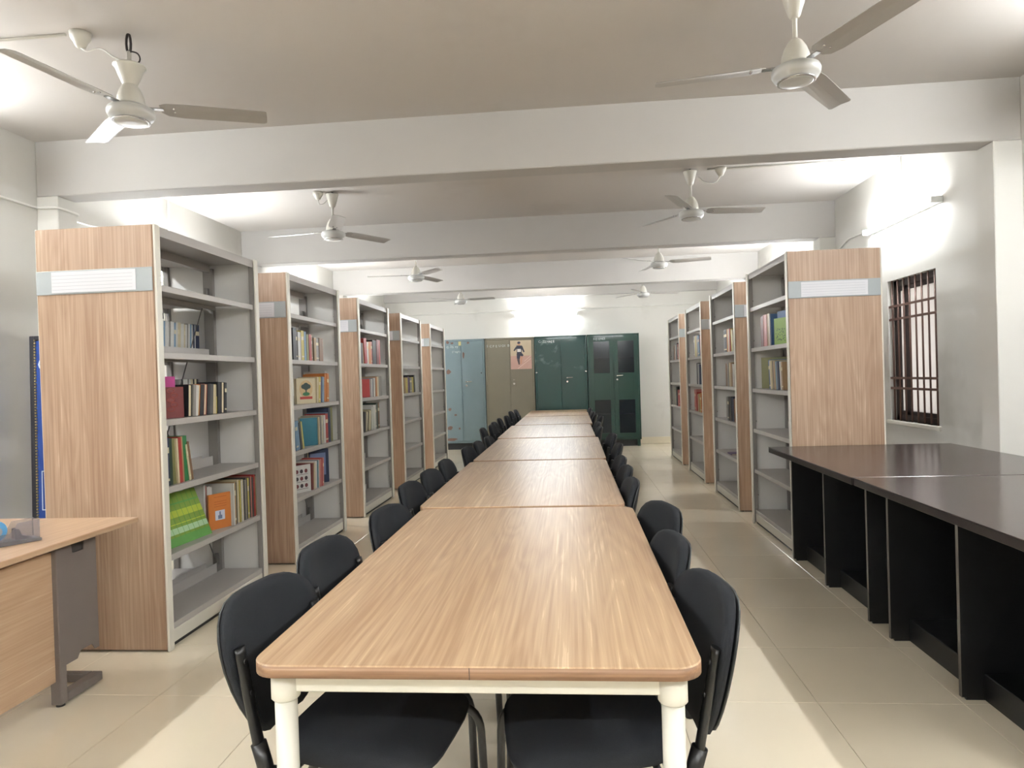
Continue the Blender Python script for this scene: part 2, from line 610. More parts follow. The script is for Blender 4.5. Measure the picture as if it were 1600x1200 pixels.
# fluorescent tube lights
def tube_light(label, loc, along, normal, k=1.0):
    """along: 'x' or 'y'; normal: direction from the wall into the room"""
    rz = {('y', 1): 0.0, ('y', -1): PI, ('x', -1): -PI / 2, ('x', 1): PI / 2}[(along, normal)]
    t = thing('tube_light', label, 'light', loc, rz, 'wall tube lights')
    B(0.0, 0.035, -0.61, 0.61, -0.022, 0.022).build('batten', LAMPBODY, t, bevel=0.004)
    for sgn in (-1, 1):
        B(0.0, 0.085, min(sgn * 0.60, sgn * 0.63), max(sgn * 0.60, sgn * 0.63), -0.026, 0.026).build('end_holder', LAMPBODY, t, bevel=0.004)
    MB().tube([(0.062, -0.598, 0), (0.062, 0.598, 0)], 0.017, 8).build('tube', glow(k), t)
    return t
LY = 6.08
HID = 1.8
tube_light('glowing white tube light on the right wall above the barred window', (XR, LY, 2.655), 'y', -1, 0.65)
tube_light('glowing white tube light on back wall above the steel cabinets', (-0.49, YB, 2.63), 'x', -1, 0.95)
tube_light('tube light on left wall hidden behind the nearest left bookcase', (XL, LY - 0.15, 2.40), 'y', 1, 1.2)
tube_light('tube light on left wall hidden behind the third left bookcase', (XL, LY + 3.02, 2.50), 'y', 1, HID)
tube_light('tube light on left wall hidden behind the fifth left bookcase', (XL, LY + 5.7, 2.50), 'y', 1, HID * 0.5)
tube_light('tube light on right wall hidden behind the second right bookcase', (XR, LY + 3.02, 2.50), 'y', -1, HID)
tube_light('tube light on right wall hidden behind the farthest right bookcase', (XR, LY + 5.7, 2.50), 'y', -1, HID * 0.5)
tube_light('tube light on left wall beside the wooden office desk', (XL, 3.10, 2.96), 'y', 1, 1.1)
tube_light('tube light on right wall above the nearer dark desk', (XR, 2.95, 3.02), 'y', -1, 1.5)
tube_light('tube light on left wall behind the viewer', (XL, 0.3, 3.0), 'y', 1, 1.2)
tube_light('tube light on right wall behind the viewer', (XR, 0.3, 3.0), 'y', -1, 1.2)
for x, w_ in ((-2.3, 'left'), (-0.4, 'middle'), (1.5, 'right')):  # unseen tubes added on the rear wall as frontal fill light
    tube_light(f'added fill tube light on the wall behind the viewer, {w_} of three', (x, YF, 2.95), 'x', 1, 0.8)

# ------------------------------------------------------------------ bookcases
BCW, BCL, BCH = 0.676, 1.185, 2.268      # across, along the aisle, tall
SHZ = [1.955, 1.592, 1.228, 0.864, 0.498, 0.130]   # top faces of the six shelf levels
hw = BCW / 2
def make_bookcase():
    """local frame: x across (both faces open), y from the near end to the far end, z up"""
    t = thing('bookcase', '', 'bookcase')
    for end in (0, 1):
        ya, yb = (0.0, 0.020) if end == 0 else (BCL - 0.020, BCL)
        B(-hw + 0.004, hw - 0.012, ya, yb, 0.012, BCH - 0.004).build('end_panel', WPANEL, t, bevel=0.004, seg=2)
        yc, yd = (0.020, 0.032) if end == 0 else (BCL - 0.032, BCL - 0.020)
        sp = B(-hw + 0.014, hw - 0.014, yc, yd, 0.02, BCH - 0.01).build('side_sheet', PANELGREY, t)
        yi = yd if end == 0 else yc
        sc = MB()
        for z in (2.02, 1.66, 0.93, 0.26):
            for x in (-hw + 0.05, hw - 0.05):
                sc.tube([(x, yi - 0.001, z), (x, yi + (0.003 if end == 0 else -0.003), z)], 0.006, 8)
        sc.build('screws', SCREW, sp)
        for s in (-1, 1):
            y0, y1 = (0.004, 0.052) if end == 0 else (BCL - 0.052, BCL - 0.004)
            p = B(min(s * (hw - 0.013), s * hw), max(s * (hw - 0.013), s * hw), y0, y1, 0.0, BCH).build('edge_post', CREAM, t, bevel=0.003)
            # grey return behind the cream strip
            y2, y3 = (0.032, 0.056) if end == 0 else (BCL - 0.056, BCL - 0.032)
            B(min(s * (hw - 0.045), s * (hw - 0.013)), max(s * (hw - 0.045), s * (hw - 0.013)), y2, y3, 0.02, BCH - 0.02).build('post_return', STEELDK, p)
        # slotted upright in the middle of the case
        y0, y1 = (0.034, 0.064) if end == 0 else (BCL - 0.064, BCL - 0.034)
        u = MB()
        u.box(-0.034, 0.034, y0, y1, 0.02, BCH - 0.05)
        uo = u.build('upright', STEELDK, t)
        yb_ = y1 if end == 0 else y0
        # brace bracket low and high on the upright
        for z in (0.20, 2.04):
            B(-0.012, 0.012, min(yb_, yb_ + (0.03 if end == 0 else -0.03)), max(yb_, yb_ + (0.03 if end == 0 else -0.03)), z - 0.04, z + 0.04).build('brace_bracket', ROD, uo, bevel=0.002)
    ya, yb = 0.056, BCL - 0.056
    # roof
    r = MB()
    r.box(-hw + 0.014, hw - 0.014, 0.032, BCL - 0.032, BCH - 0.024, BCH - 0.012)
    for s in (-1, 1):
        r.box(min(s * (hw - 0.022), s * (hw - 0.014)), max(s * (hw - 0.022), s * (hw - 0.014)), ya - 0.004, yb + 0.004, BCH - 0.055, BCH - 0.004)
    r.box(-0.02, 0.02, 0.064, BCL - 0.064, BCH - 0.075, BCH - 0.024)
    r.build('top_canopy', STEEL, t)
    for i, z in enumerate(SHZ):
        for s in (-1, 1):
            b = MB()
            x_in, x_out = 0.040, hw - 0.020
            b.box(min(s * x_in, s * x_out), max(s * x_in, s * x_out), ya, yb, z - 0.003, z)
            # folded lips along front and back, and side flanges
            b.box(min(s * (x_out - 0.012), s * x_out), max(s * (x_out - 0.012), s * x_out), ya, yb, z - 0.034, z - 0.003)
            b.box(min(s * x_in, s * (x_in + 0.006)), max(s * x_in, s * (x_in + 0.006)), ya, yb, z - 0.028, z - 0.003)
            sh = b.build('shelf', STEEL, t, bevel=0.0015)
            B(min(s * 0.038, s * 0.0395), max(s * 0.038, s * 0.0395), ya + 0.03, yb - 0.09, z - 0.003, z + 0.062).build('back_stop', STEEL, sh)
    for s in (-1, 1):
        B(min(s * (hw - 0.034), s * (hw - 0.020)), max(s * (hw - 0.034), s * (hw - 0.020)), 0.032, BCL - 0.032, 0.024, 0.094).build('plinth', CREAM, t, bevel=0.002)
        pk = MB()
        pk.box(min(s * (hw - 0.05), s * (hw - 0.034)), max(s * (hw - 0.05), s * (hw - 0.034)), 0.032, BCL - 0.032, 0.0, 0.05)
        pk.build('shadow_gap_strip', BLACK, t)  # black strip stands in for the shadow gap below the plinth
    for a, b in ((0.20, 2.04), (2.04, 0.20)):
        MB().tube([(0.0, 0.09, a), (0.0, BCL - 0.09, b)], 0.0035, 6).build('brace_rod', ROD, t)
    # sign holder on both end panels
    for end in (0, 1):
        y = 0.0 if end == 0 else BCL
        d = -1 if end == 0 else 1
        def bb(x0, x1, t0, t1, z0, z1):
            lo, hi = sorted((y + d * t0, y + d * t1))
            return B(x0, x1, lo, hi, z0, z1)
        sh = bb(-hw + 0.006, hw - 0.016, 0.0, 0.006, 1.914, 2.040).build('sign_holder', SIGNCAP, t, bevel=0.002)
        bb(-hw + 0.096, hw - 0.106, 0.006, 0.009, 1.922, 2.032).build('sign_card', SIGNCARD, sh, bevel=0.001)
        ln = MB()
        for k in range(5):
            z = 1.937 + 0.0185 * k
            lo, hi = sorted((y + d * 0.009, y + d * 0.0094))
            ln.box(-hw + 0.10, hw - 0.125, lo, hi, z, z + 0.0022)
        ln.build('ruled_lines', SIGNLINE, sh)
    return t
CXL, CXR = -2.504, 1.938
LY0 = [3.395, 5.060, 6.790, 8.520, 10.330]
RY0 = [5.185, 6.845, 8.585, 10.320]
case0 = make_bookcase()
ORD = ['nearest', 'second', 'third', 'fourth', 'fifth']
LABL = ['wood-ended steel bookcase nearest on the left beside the office desk',
        'second wood-ended steel bookcase in the left row',
        'third wood-ended steel bookcase in the left row',
        'fourth bookcase in the left row, nearly empty',
        'fifth and farthest bookcase in the left row, empty shelves']
LABR = ['wood-ended steel bookcase nearest on the right behind the dark desk',
        'second wood-ended steel bookcase in the right row',
        'third wood-ended steel bookcase in the right row',
        'fourth and farthest bookcase in the right row']
first = True
for ys, cx, labs, grp in ((LY0, CXL, LABL, 'bookcases in the left row'), (RY0, CXR, LABR, 'bookcases in the right row')):
    for y, lb in zip(ys, labs):
        o = case0 if first else copy_tree(case0)
        first = False
        o.location = (cx, y, 0)
        tag(o, lb, 'bookcase', grp)

# ------------------------------------------------------------------ reading tables
TW, TL, TZ = 1.048, 1.846, 0.75
def make_table():
    """local frame: origin on the floor at the middle of the table"""
    t = thing('reading_table', '', 'table')
    w, l = TW / 2, TL / 2
    out = round_rect(-w, w, -l, l, 0.065, 7)
    top = MB()
    inn = round_rect(-w + 0.003, w - 0.003, -l + 0.003, l - 0.003, 0.062, 7)
    n = len(out)
    top.add([(x, y, TZ) for x, y in inn] + [(x, y, TZ - 0.003) for x, y in out], [tuple(range(n))] + [(i, n + i, n + (i + 1) % n, (i + 1) % n) for i in range(n)])
    top.add([(x, y, TZ - 0.003) for x, y in out], [tuple(range(n))[::-1]])
    tp = top.build('table_top', WTABLE, t)
    eb = MB()
    eb.prism(out, TZ - 0.030, TZ - 0.003, 'xy', 0, True)
    eb.build('edge_band', WEDGE, tp)
    js = B(-0.0008, 0.0008, -l - 0.0006, -l + 0.004, TZ - 0.030, TZ - 0.003).build('edge_joint', DARKEDGE, tp)
    js.location = (0.0, 0, 0)
    lx, ly = w - 0.065, l - 0.065
    for s in (-1, 1):
        B(-lx, lx, s * ly - 0.0125, s * ly + 0.0125, TZ - 0.086, TZ - 0.030).build('apron_rail', WHITEFRAME, t, bevel=0.003)
        B(s * lx - 0.0125, s * lx + 0.0125, -ly, ly, TZ - 0.086, TZ - 0.030).build('apron_rail', WHITEFRAME, t, bevel=0.003)
        for q in (-1, 1):
            lg = MB().lathe([(0.024, 0.0), (0.0265, 0.02), (0.0265, TZ - 0.096)], 20, 0, (s * lx, q * ly, 0)).build('leg', WHITEFRAME, t)
            MB().lathe([(0.029, TZ - 0.105), (0.034, TZ - 0.10), (0.034, TZ - 0.030)], 20, 0, (s * lx, q * ly, 0)).build('corner_cap', WHITEFRAME, lg)
            MB().lathe([(0.030, 0.0), (0.030, 0.018), (0.027, 0.022)], 16, 0, (s * lx, q * ly, 0)).build('foot', BLACK, lg)
    return t
table0 = make_table()
TABS = [(-0.252, 2.430), (-0.284, 4.315), (-0.279, 6.210), (-0.302, 8.125), (-0.276, 10.035), (-0.276, 11.940)]
TLAB = ['wood-topped reading table with white frame nearest the viewer', 'second wood-topped reading table from the viewer',
        'third wood-topped reading table from the viewer', 'fourth wood-topped reading table from the viewer',
        'fifth wood-topped reading table from the viewer', 'farthest wood-topped reading table, in front of the steel cabinets']
for i, (x, y) in enumerate(TABS):
    o = table0 if i == 0 else copy_tree(table0)
    o.location = (x, y, 0)
    o.rotation_euler = (0, 0, (0.0, 0.004, -0.003, 0.004, 0.0, -0.002)[i])
    tag(o, TLAB[i], 'table', 'reading tables joined end to end')

# ------------------------------------------------------------------ chairs
def make_chair():
    """local frame: +x is where the sitter looks, origin on the floor under the seat"""
    t = thing('visitor_chair', '', 'chair')
    # seat cushion: rounded square, soft edge, rolled front
    def seat_outline(k):
        pts = []
        for i in range(40):
            a = 2 * PI * i / 40
            c, s = math.cos(a), math.sin(a)
            e = 2 / 4.2
            x = math.copysign(abs(c) ** e, c) * 0.222 + 0.012
            y = math.copysign(abs(s) ** e, s) * (0.222 + 0.012 * (x / 0.222))
            pts.append((x * k, y * k))
        return pts
    prof = [(0.90, 0.428), (0.98, 0.436), (1.0, 0.452), (0.985, 0.472), (0.93, 0.485), (0.75, 0.491), (0.40, 0.489), (0.02, 0.487)]
    b = MB()
    vs = []
    for k, z in prof:
        for x, y in seat_outline(k):
            vs.append((x, y, z - 0.03 * max(0, x - 0.12) / 0.1 * (1 if z > 0.46 else 0.3)))
    n = 40
    fs = [(i * n + j, i * n + (j + 1) % n, (i + 1) * n + (j + 1) % n, (i + 1) * n + j) for i in range(len(prof) - 1) for j in range(n)]
    b.add(vs, fs, 0, True)
    b.add(vs, [tuple(range(n))[::-1], tuple(range((len(prof) - 1) * n, len(prof) * n))], 0)
    b.build('seat', FABRIC, t)
    # backrest: egg-like outline, wide shoulders, narrow foot, wrapping round the sitter
    Z0 = 0.445
    OUT = [(0.0, 0.085), (0.012, 0.115), (0.04, 0.14), (0.09, 0.172), (0.15, 0.202), (0.21, 0.221), (0.255, 0.226), (0.295, 0.221), (0.33, 0.203), (0.355, 0.176), (0.372, 0.138), (0.380, 0.085)]
    lean = math.tan(math.radians(11))
    def back_x(z, y):
        return -0.295 - lean * (z - Z0) + 0.038 * (y / 0.226) ** 2
    def pad(name, x_off, thick, k, m):
        bb = MB()
        nz, ny = len(OUT), 13
        front, rear_ = [], []
        for zi, (dz, w) in enumerate(OUT):
            for j in range(ny):
                u = -1 + 2 * j / (ny - 1)
                y = u * w * k
                edge = max(abs(u), abs((zi - (nz - 1) / 2) / ((nz - 1) / 2)))
                puff = thick * (1 - max(0, edge - 0.55) ** 2 * 2.6)
                z = Z0 + 0.19 + (dz - 0.19) * k
                x = back_x(z, y) + x_off
                front.append((x + puff * 0.6, y, z))
                rear_.append((x - puff * 0.4, y, z))
        off = len(front)
        vs = front + rear_
        fs = []
        for i in range(nz - 1):
            for j in range(ny - 1):
                a = i * ny + j
                fs.append((a, a + 1, a + ny + 1, a + ny))
                fs.append((off + a, off + a + ny, off + a + ny + 1, off + a + 1))
        ring = [j for j in range(ny)] + [i * ny + ny - 1 for i in range(1, nz)] + [(nz - 1) * ny + j for j in range(ny - 2, -1, -1)] + [i * ny for i in range(nz - 2, 0, -1)]
        for q in range(len(ring)):
            a, c = ring[q], ring[(q + 1) % len(ring)]
            fs.append((a, off + a, off + c, c))
        bb.add(vs, fs, 0, True)
        return bb.build(name, m, t)
    pad('backrest', 0.0, 0.042, 1.0, FABRIC)
    pad('back_shell', -0.020, 0.014, 0.96, SHELL)
    for s in (-1, 1):
        # oval upright bolted to the front edge of the backrest
        def ux(z):
            return back_x(z, 0.19) + 0.030
        yu = s * 0.192
        path = [(ux(0.36) + 0.012, yu, 0.36), (ux(0.46), yu, 0.46), (ux(0.58), yu, 0.58), (ux(0.70), yu, 0.70), (ux(0.715), yu, 0.715)]
        up = MB().tube(path, 0.012, 12, 0, True, (0.011, 0.020, (1, 0, 0))).build('upright', TUBE, t)
        for z in (0.60, 0.68):
            MB().tube([(ux(z) + 0.006, yu, z), (ux(z) + 0.013, yu, z)], 0.007, 8).build('bolt', BOLT, up)
        # rear leg with the sleeve the upright slides into
        rl = MB().tube(fillet([(-0.345, s * 0.225, 0.012), (ux(0.36) + 0.012, yu, 0.36), (ux(0.47), yu, 0.47)], 0.08, 4), 0.0205, 12).build('leg', TUBE, t)
        MB().lathe([(0.017, 0.0), (0.019, 0.004), (0.018, 0.025)], 12, 0, (-0.345, s * 0.225, 0)).build('foot_cap', BLACK, rl)
        # front leg bending back under the seat
        fl = MB().tube(fillet([(0.248, s * 0.228, 0.012), (0.238, s * 0.212, 0.412), (ux(0.40) + 0.02, yu, 0.402)], 0.085, 7), 0.0125, 12).build('leg', TUBE, t)
        MB().lathe([(0.014, 0.0), (0.016, 0.004), (0.015, 0.025)], 12, 0, (0.248, s * 0.228, 0)).build('foot_cap', BLACK, fl)
    for x, y in ((0.13, 0.205), (-0.14, 0.197)):
        MB().tube([(x, -y, 0.412), (x, y, 0.412)], 0.010, 8).build('cross_bar', TUBE, t)
    return t
chair0 = make_chair()
OL = ['nearest', 'second', 'third', 'fourth', 'fifth', 'sixth', 'seventh', 'eighth', 'ninth', 'tenth', 'eleventh', 'twelfth', 'thirteenth', 'fourteenth', 'fifteenth', 'sixteenth']
CH_L = [(-0.575, 1.845, -8), (-0.577, 2.365, -4), (-0.516, 2.985, -6), (-0.583, 3.722, -1), (-0.575, 4.225, -2), (-0.571, 4.760, 1), (-0.546, 5.605, -2), (-0.526, 6.105, 0),
        (-0.487, 6.600, 0), (-0.692, 7.740, 3), (-0.650, 8.225, -2), (-0.678, 8.712, 0), (-0.688, 9.480, 2), (-0.647, 10.060, 0), (-0.702, 11.345, -2), (-0.659, 11.850, 0)]
CH_R = [(0.019, 1.860, 8), (-0.010, 2.385, 5), (0.042, 2.920, 14), (-0.046, 3.722, 1), (-0.035, 4.245, 1), (-0.033, 4.750, 1), (0.008, 5.645, 0), (0.016, 6.570, 4),
        (-0.071, 7.535, 0), (-0.063, 8.260, 3), (0.020, 9.450, 0), (-0.044, 9.960, -2), (-0.055, 10.600, 0), (-0.069, 11.780, 2)]
first = True
for side, lst, base in (('left', CH_L, 0.0), ('right', CH_R, PI)):
    for i, (x, y, a) in enumerate(lst):
        o = chair0 if first else copy_tree(chair0)
        first = False
        o.location = (x, y, 0)
        o.rotation_euler = (0, 0, base + math.radians(a))
        tag(o, f'black fabric visitor chair, {OL[i]} along the {side} side of the tables', 'chair', f'chairs along the {side} side of the tables')
        if i + 1 == len(lst):
            o['label'] = f'black fabric visitor chair, farthest along the {side} side of the tables'

# ------------------------------------------------------------------ dark desks on the right
def make_dark_desk():
    """local frame: origin at the far front corner on the floor, y runs toward the viewer as negative"""
    t = thing('dark_desk', '', 'desk')
    Lg, W, Z = 1.485, 1.265, 0.83
    b = MB()
    b.box(0, W, -Lg, 0, Z - 0.004, Z)
    b.build('desk_top', DARKTOP, t, bevel=0.0015)
    B(0.002, W, -Lg, -0.0, Z - 0.040, Z - 0.004).build('top_edge', DARKEDGE, t, bevel=0.003)
    for y in (-0.004, -0.632, -1.262):
        p = B(0.157, W - 0.02, y - 0.018, y, 0.012, Z - 0.040).build('divider_panel', BLACKPANEL, t)
        B(0.155, 0.157, y - 0.0185, y + 0.0005, 0.012, Z - 0.040).build('edge_strip', PANELEDGE, p)
        B(0.175, W - 0.05, y - 0.016, y - 0.002, 0.0, 0.012).build('glide', BLACK, p)
    for y0, y1 in ((-0.632, -0.022), (-1.262, -0.650)):
        B(0.245, W - 0.04, y0, y1, 0.0, 0.112).build('foot_plinth', BLACKPANEL, t, bevel=0.003)
    B(W - 0.04, W - 0.02, -1.26, -0.02, 0.012, Z - 0.040).build('back_panel', BLACKPANEL, t)
    return t
dd0 = make_dark_desk()
dd0.location = (1.410, 5.105, 0)
tag(dd0, 'long dark brown desk with black dividers against the nearest right bookcase', 'desk', 'dark desks along the right wall')
dd1 = copy_tree(dd0)
dd1.location = (1.414, 3.606, 0)
tag(dd1, 'nearer dark brown desk with black dividers running out of view', 'desk', 'dark desks along the right wall')

# ------------------------------------------------------------------ wooden office desk, front left
dk = thing('office_desk', 'light wood office desk with grey metal leg in front of bookcase', 'desk', (-2.215, 3.255, 0))
B(-0.80, 0.0, -1.65, 0.0, 0.725, 0.75).build('desk_top', WDESK, dk, bevel=0.002)
B(-0.118, -0.098, -1.25, -0.452, 0.115, 0.69).build('modesty_panel', WDESK, dk, bevel=0.002)
GREYM = mat('desk_leg_grey', (108, 99, 94), 0.42)
GREYD = mat('desk_slot_dark', (56, 52, 50), 0.6)
for q, nm in ((0, 'far'), (1, 'near')):
    fy = (lambda y: y) if q == 0 else (lambda y: -1.65 - y)
    def yb(x0, x1, y0, y1, z0, z1):
        a, b_ = sorted((fy(y0), fy(y1)))
        return B(x0, x1, a, b_, z0, z1)
    lf = yb(-0.125, -0.075, -0.465, -0.425, 0.012, 0.725).build('leg', GREYM, dk, bevel=0.003)
    yb(-0.72, -0.67, -0.465, -0.425, 0.012, 0.725).build('leg', GREYM, dk, bevel=0.003)
    # raceway sheet with finger cut-outs at head and foot
    a0, a1 = sorted((fy(-0.425), fy(-0.185)))
    L_ = a1 - a0
    c = 0.045
    out = [(a0, 0.165), (a0 + L_ * 0.40, 0.165), (a0 + L_ * 0.40 + 0.02, 0.195), (a0 + L_ * 0.8, 0.195), (a0 + L_ * 0.8 + 0.02, 0.165), (a1, 0.165), (a1, 0.725),
           (a0 + L_ * 0.70, 0.725), (a0 + L_ * 0.66, 0.655), (a0 + L_ * 0.36, 0.655), (a0 + L_ * 0.32, 0.725), (a0, 0.725)]
    MB().prism(out, -0.103, -0.098, 'yz').build('raceway_cover', GREYM, dk)
    yb(-0.125, -0.108, -0.425, -0.19, 0.60, 0.725).build('raceway_back', GREYD, dk)
    ft = yb(-0.125, -0.075, -0.425, -0.20, 0.012, 0.052).build('foot_bar', GREYM, dk, bevel=0.003)
    yb(-0.72, -0.125, -0.24, -0.20, 0.012, 0.052).build('foot_bar', GREYM, dk, bevel=0.003)
    yb(-0.72, -0.67, -0.425, -0.24, 0.012, 0.052).build('foot_bar', GREYM, dk, bevel=0.003)
    yy = fy(-0.44)
    MB().lathe([(0.018, 0.0), (0.018, 0.012)], 12, 0, (-0.10, yy, 0)).build('glide', BLACK, lf)

# tape dispenser on that desk
SMOKE = mat('smoky_plastic', (150, 146, 152), 0.12, alpha=0.32, spec=0.6)
td = thing('tape_dispenser', 'smoky plastic tape dispenser with blue roll on the office desk', 'dispenser', (-2.440, 2.690, 0.75), math.radians(58))
td.scale = (1.25, 1.25, 1.25)
# local x runs along the dispenser toward its blade
MB().prism([(-0.11, 0), (0.10, 0), (0.10, 0.010), (-0.11, 0.022)], -0.035, 0.035, 'xz').build('base', mat('dispenser_base', (88, 86, 88), 0.4), td, bevel=0.002)
for s in (-1, 1):
    pts = [(-0.10, 0.012), (0.095, 0.008), (0.095, 0.075), (0.03, 0.072), (0.018, 0.05), (0.008, 0.040), (-0.055, 0.040), (-0.10, 0.040)]
    MB().prism(pts, s * 0.031 - 0.0015, s * 0.031 + 0.0015, 'xz').build('side_cheek', SMOKE, td)
MB().prism([(0.092, 0.01), (0.095, 0.01), (0.095, 0.075), (0.092, 0.075)], -0.031, 0.031, 'xz').build('front_wall', SMOKE, td)
MB().prism([(0.025, 0.012), (0.078, 0.010), (0.062, 0.022), (0.046, 0.026), (0.038, 0.050), (0.026, 0.050)], -0.020, 0.020, 'xz').build('cutter_block', mat('cutter_grey', (70, 64, 72), 0.3), td, bevel=0.002)
roll = MB()
rp = [(0.036, -0.012), (0.036, 0.012), (0.018, 0.012), (0.018, -0.012)]
n = 28
vs, fs = [], []
for k in range(n):
    a = 2 * PI * k / n
    for r_, y_ in rp:
        vs.append((-0.030 + r_ * math.cos(a), y_, 0.052 + r_ * math.sin(a)))
for k in range(n):
    for j in range(4):
        fs.append((k * 4 + j, ((k + 1) % n) * 4 + j, ((k + 1) % n) * 4 + (j + 1) % 4, k * 4 + (j + 1) % 4))
roll.add(vs, fs)
ro = roll.build('tape_roll', mat('tape_blue', (92, 158, 206), 0.3), td)
MB().tube([(-0.030, -0.03, 0.052), (-0.030, 0.03, 0.052)], 0.017, 16).build('core_wheel', mat('core_grey', (150, 150, 156), 0.4), ro)

# blue framed board standing by the pillar behind the first bookcase
bd = thing('framed_board', 'blue board in dark beaded frame standing behind the nearest left bookcase', 'board', (-3.332, 4.25, 0.0))
bd.rotation_euler = (math.radians(-1.5), 0, 0)
BLUEB = mat('board_blue', (44, 74, 148), 0.35, noise=0.1, nscale=3)
FRDK = mat('board_frame_dark', (52, 52, 58), 0.35)
BEAD = mat('frame_bead_gold', (176, 158, 118), 0.35, metal=0.5)
HBD, WBD = 1.78, 0.33
B(-WBD + 0.03, WBD - 0.03, 0.010, 0.022, 0.03, HBD - 0.03).build('panel', BLUEB, bd)
for s in (-1, 1):
    fr = B(s * WBD - 0.032 * (s > 0) - 0.0, s * WBD + 0.032 * (s < 0), 0.0, 0.026, 0.0, HBD).build('frame_side', FRDK, bd, bevel=0.003)
    be = MB()
    for k in range(88):
        z = 0.03 + k * 0.0197
        x = s * (WBD - 0.038)
        be.box(x - 0.005, x + 0.005, 0.0, 0.010, z, z + 0.013)
    bo = be.build('beading', BEAD, fr)
for z in (0.0, HBD - 0.032):
    B(-WBD + 0.032, WBD - 0.032, 0.0, 0.026, z, z + 0.032).build('frame_rail', FRDK, bd, bevel=0.003)
WHP = mat('board_lettering', (214, 222, 234), 0.6)
lt = link('lettering', text_mesh('C', 0.11, m=WHP), bd, (-WBD + 0.050, 0.009, 1.55), (PI / 2, 0, 0))
bxm = MB()
for x0, x1, z0, z1 in ((-0.262, 0.25, 0.86, 0.866), (-0.262, 0.25, 0.60, 0.606), (-0.262, -0.256, 0.60, 0.866), (0.244, 0.25, 0.60, 0.866)):
    bxm.box(x0, x1, 0.0085, 0.0098, z0, z1)
bxm.build('ruled_box', WHP, bd)

# ------------------------------------------------------------------ steel cabinets on the back wall
CY0, CY1, CH0, CH1 = 13.20, 13.60, 0.13, 2.17
def cabinet(label, x0, x1, m, split, handle_x, kickm, legs=True):
    t = thing('steel_cabinet', label, 'cabinet', ((x0 + x1) / 2, CY0, 0))
    c = (x0 + x1) / 2
    w = (x1 - x0) / 2
    body = MB()
    body.box(-w, -w + 0.02, 0.012, CY1 - CY0, CH0, CH1)
    body.box(w - 0.02, w, 0.012, CY1 - CY0, CH0, CH1)
    body.box(-w, w, 0.012, CY1 - CY0, CH1 - 0.02, CH1)
    body.box(-w, w, 0.012, CY1 - CY0, CH0, CH0 + 0.02)
    body.box(-w, w, CY1 - CY0 - 0.01, CY1 - CY0, CH0, CH1)
    body.box(-w, w, 0.0, 0.012, CH1 - 0.035, CH1)
    body.box(-w, w, 0.0, 0.012, CH0, CH0 + 0.035)
    body.box(-w, -w + 0.03, 0.0, 0.012, CH0, CH1)
    body.box(w - 0.03, w, 0.0, 0.012, CH0, CH1)
    body.build('carcass', m, t, bevel=0.002)
    for sx in (-1, 1):
        for sy in (0.03, CY1 - CY0 - 0.03):
            B(sx * (w - 0.05) - 0.03, sx * (w - 0.05) + 0.03, sy - 0.02, sy + 0.02, 0.0, CH0).build('foot', kickm, t)
    B(-w + 0.02, w - 0.02, 0.05, 0.06, 0.0, CH0).build('kick_board', KICK, t)
    return t, c, w
def chalk(body, size, t, x, y, z):
    for ch_ in body:
        if ch_ != ' ':
            link('chalk_letter', text_mesh(ch_, size), t, (x, y, z + (RND.random() - 0.5) * 0.012), (PI / 2, 0, 0))
        x += size * (0.62 if ch_ != ' ' else 0.30)
def lever(t, x, z, d=1):
    h = MB()
    h.tube([(x, 0.0, z), (x, -0.035, z)], 0.012, 10)
    h.tube([(x, -0.032, z), (x + d * 0.11, -0.032, z + 0.004)], 0.008, 8)
    ho = h.build('handle', CHROME, t)
    MB().tube([(x, 0.0, z - 0.075), (x, -0.012, z - 0.075)], 0.017, 12).build('keyhole', CHROME, ho)
    return ho
def plain_doors(t, w, split, m, z0=CH0 + 0.038, z1=CH1 - 0.038):
    for a, b_ in ((-w + 0.033, split - 0.002), (split + 0.002, w - 0.033)):
        d = B(a, b_, -0.004, 0.010, z0, z1).build('door', m, t, bevel=0.003)
ca, c, w = cabinet('pale blue steel cabinet with rust patches at left of back wall', -2.66, -1.705, CABBLUE, 0, 0, KICK)
plain_doors(ca, w, -2.165 - c, CABBLUE)
lever(ca, -2.075 - c, 1.335)
ru = MB()
for x, z, a, b_ in ((-2.12, 1.86, 0.022, 0.06), (-2.42, 1.54, 0.05, 0.045), (-2.34, 2.10, 0.03, 0.02), (-2.02, 2.10, 0.03, 0.02), (-2.31, 0.69, 0.03, 0.022), (-2.43, 0.43, 0.06, 0.04), (-2.40, 0.21, 0.12, 0.03), (-2.24, 0.42, 0.02, 0.02), (-2.42, 0.80, 0.03, 0.03), (-1.80, 0.22, 0.03, 0.02), (-2.43, 2.12, 0.03, 0.03)):
    k = 11
    pts = [(x - c + a * (0.7 + 0.5 * RND.random()) * math.cos(2 * PI * i / k), z + b_ * (0.7 + 0.5 * RND.random()) * math.sin(2 * PI * i / k)) for i in range(k)]
    ru.prism(pts, -0.0052, -0.0038, 'xz')
ru.build('rust_patches', RUST, ca)
chalk('C-25 oy', 0.060, ca, -2.45 - c, -0.0045, 2.01)
chalk('(ings)', 0.048, ca, -2.34 - c, -0.0045, 1.92)
MB().tube([(-1.775 - c, -0.002, 1.50), (-1.775 - c, -0.012, 1.50)], 0.012, 10).build('lock', KICK, ca)
B(-2.21 - c, -2.16 - c, -0.0052, -0.0038, 2.05, 2.13).build('sticker', mat('sticker_yellow', (196, 186, 128), 0.6), ca)

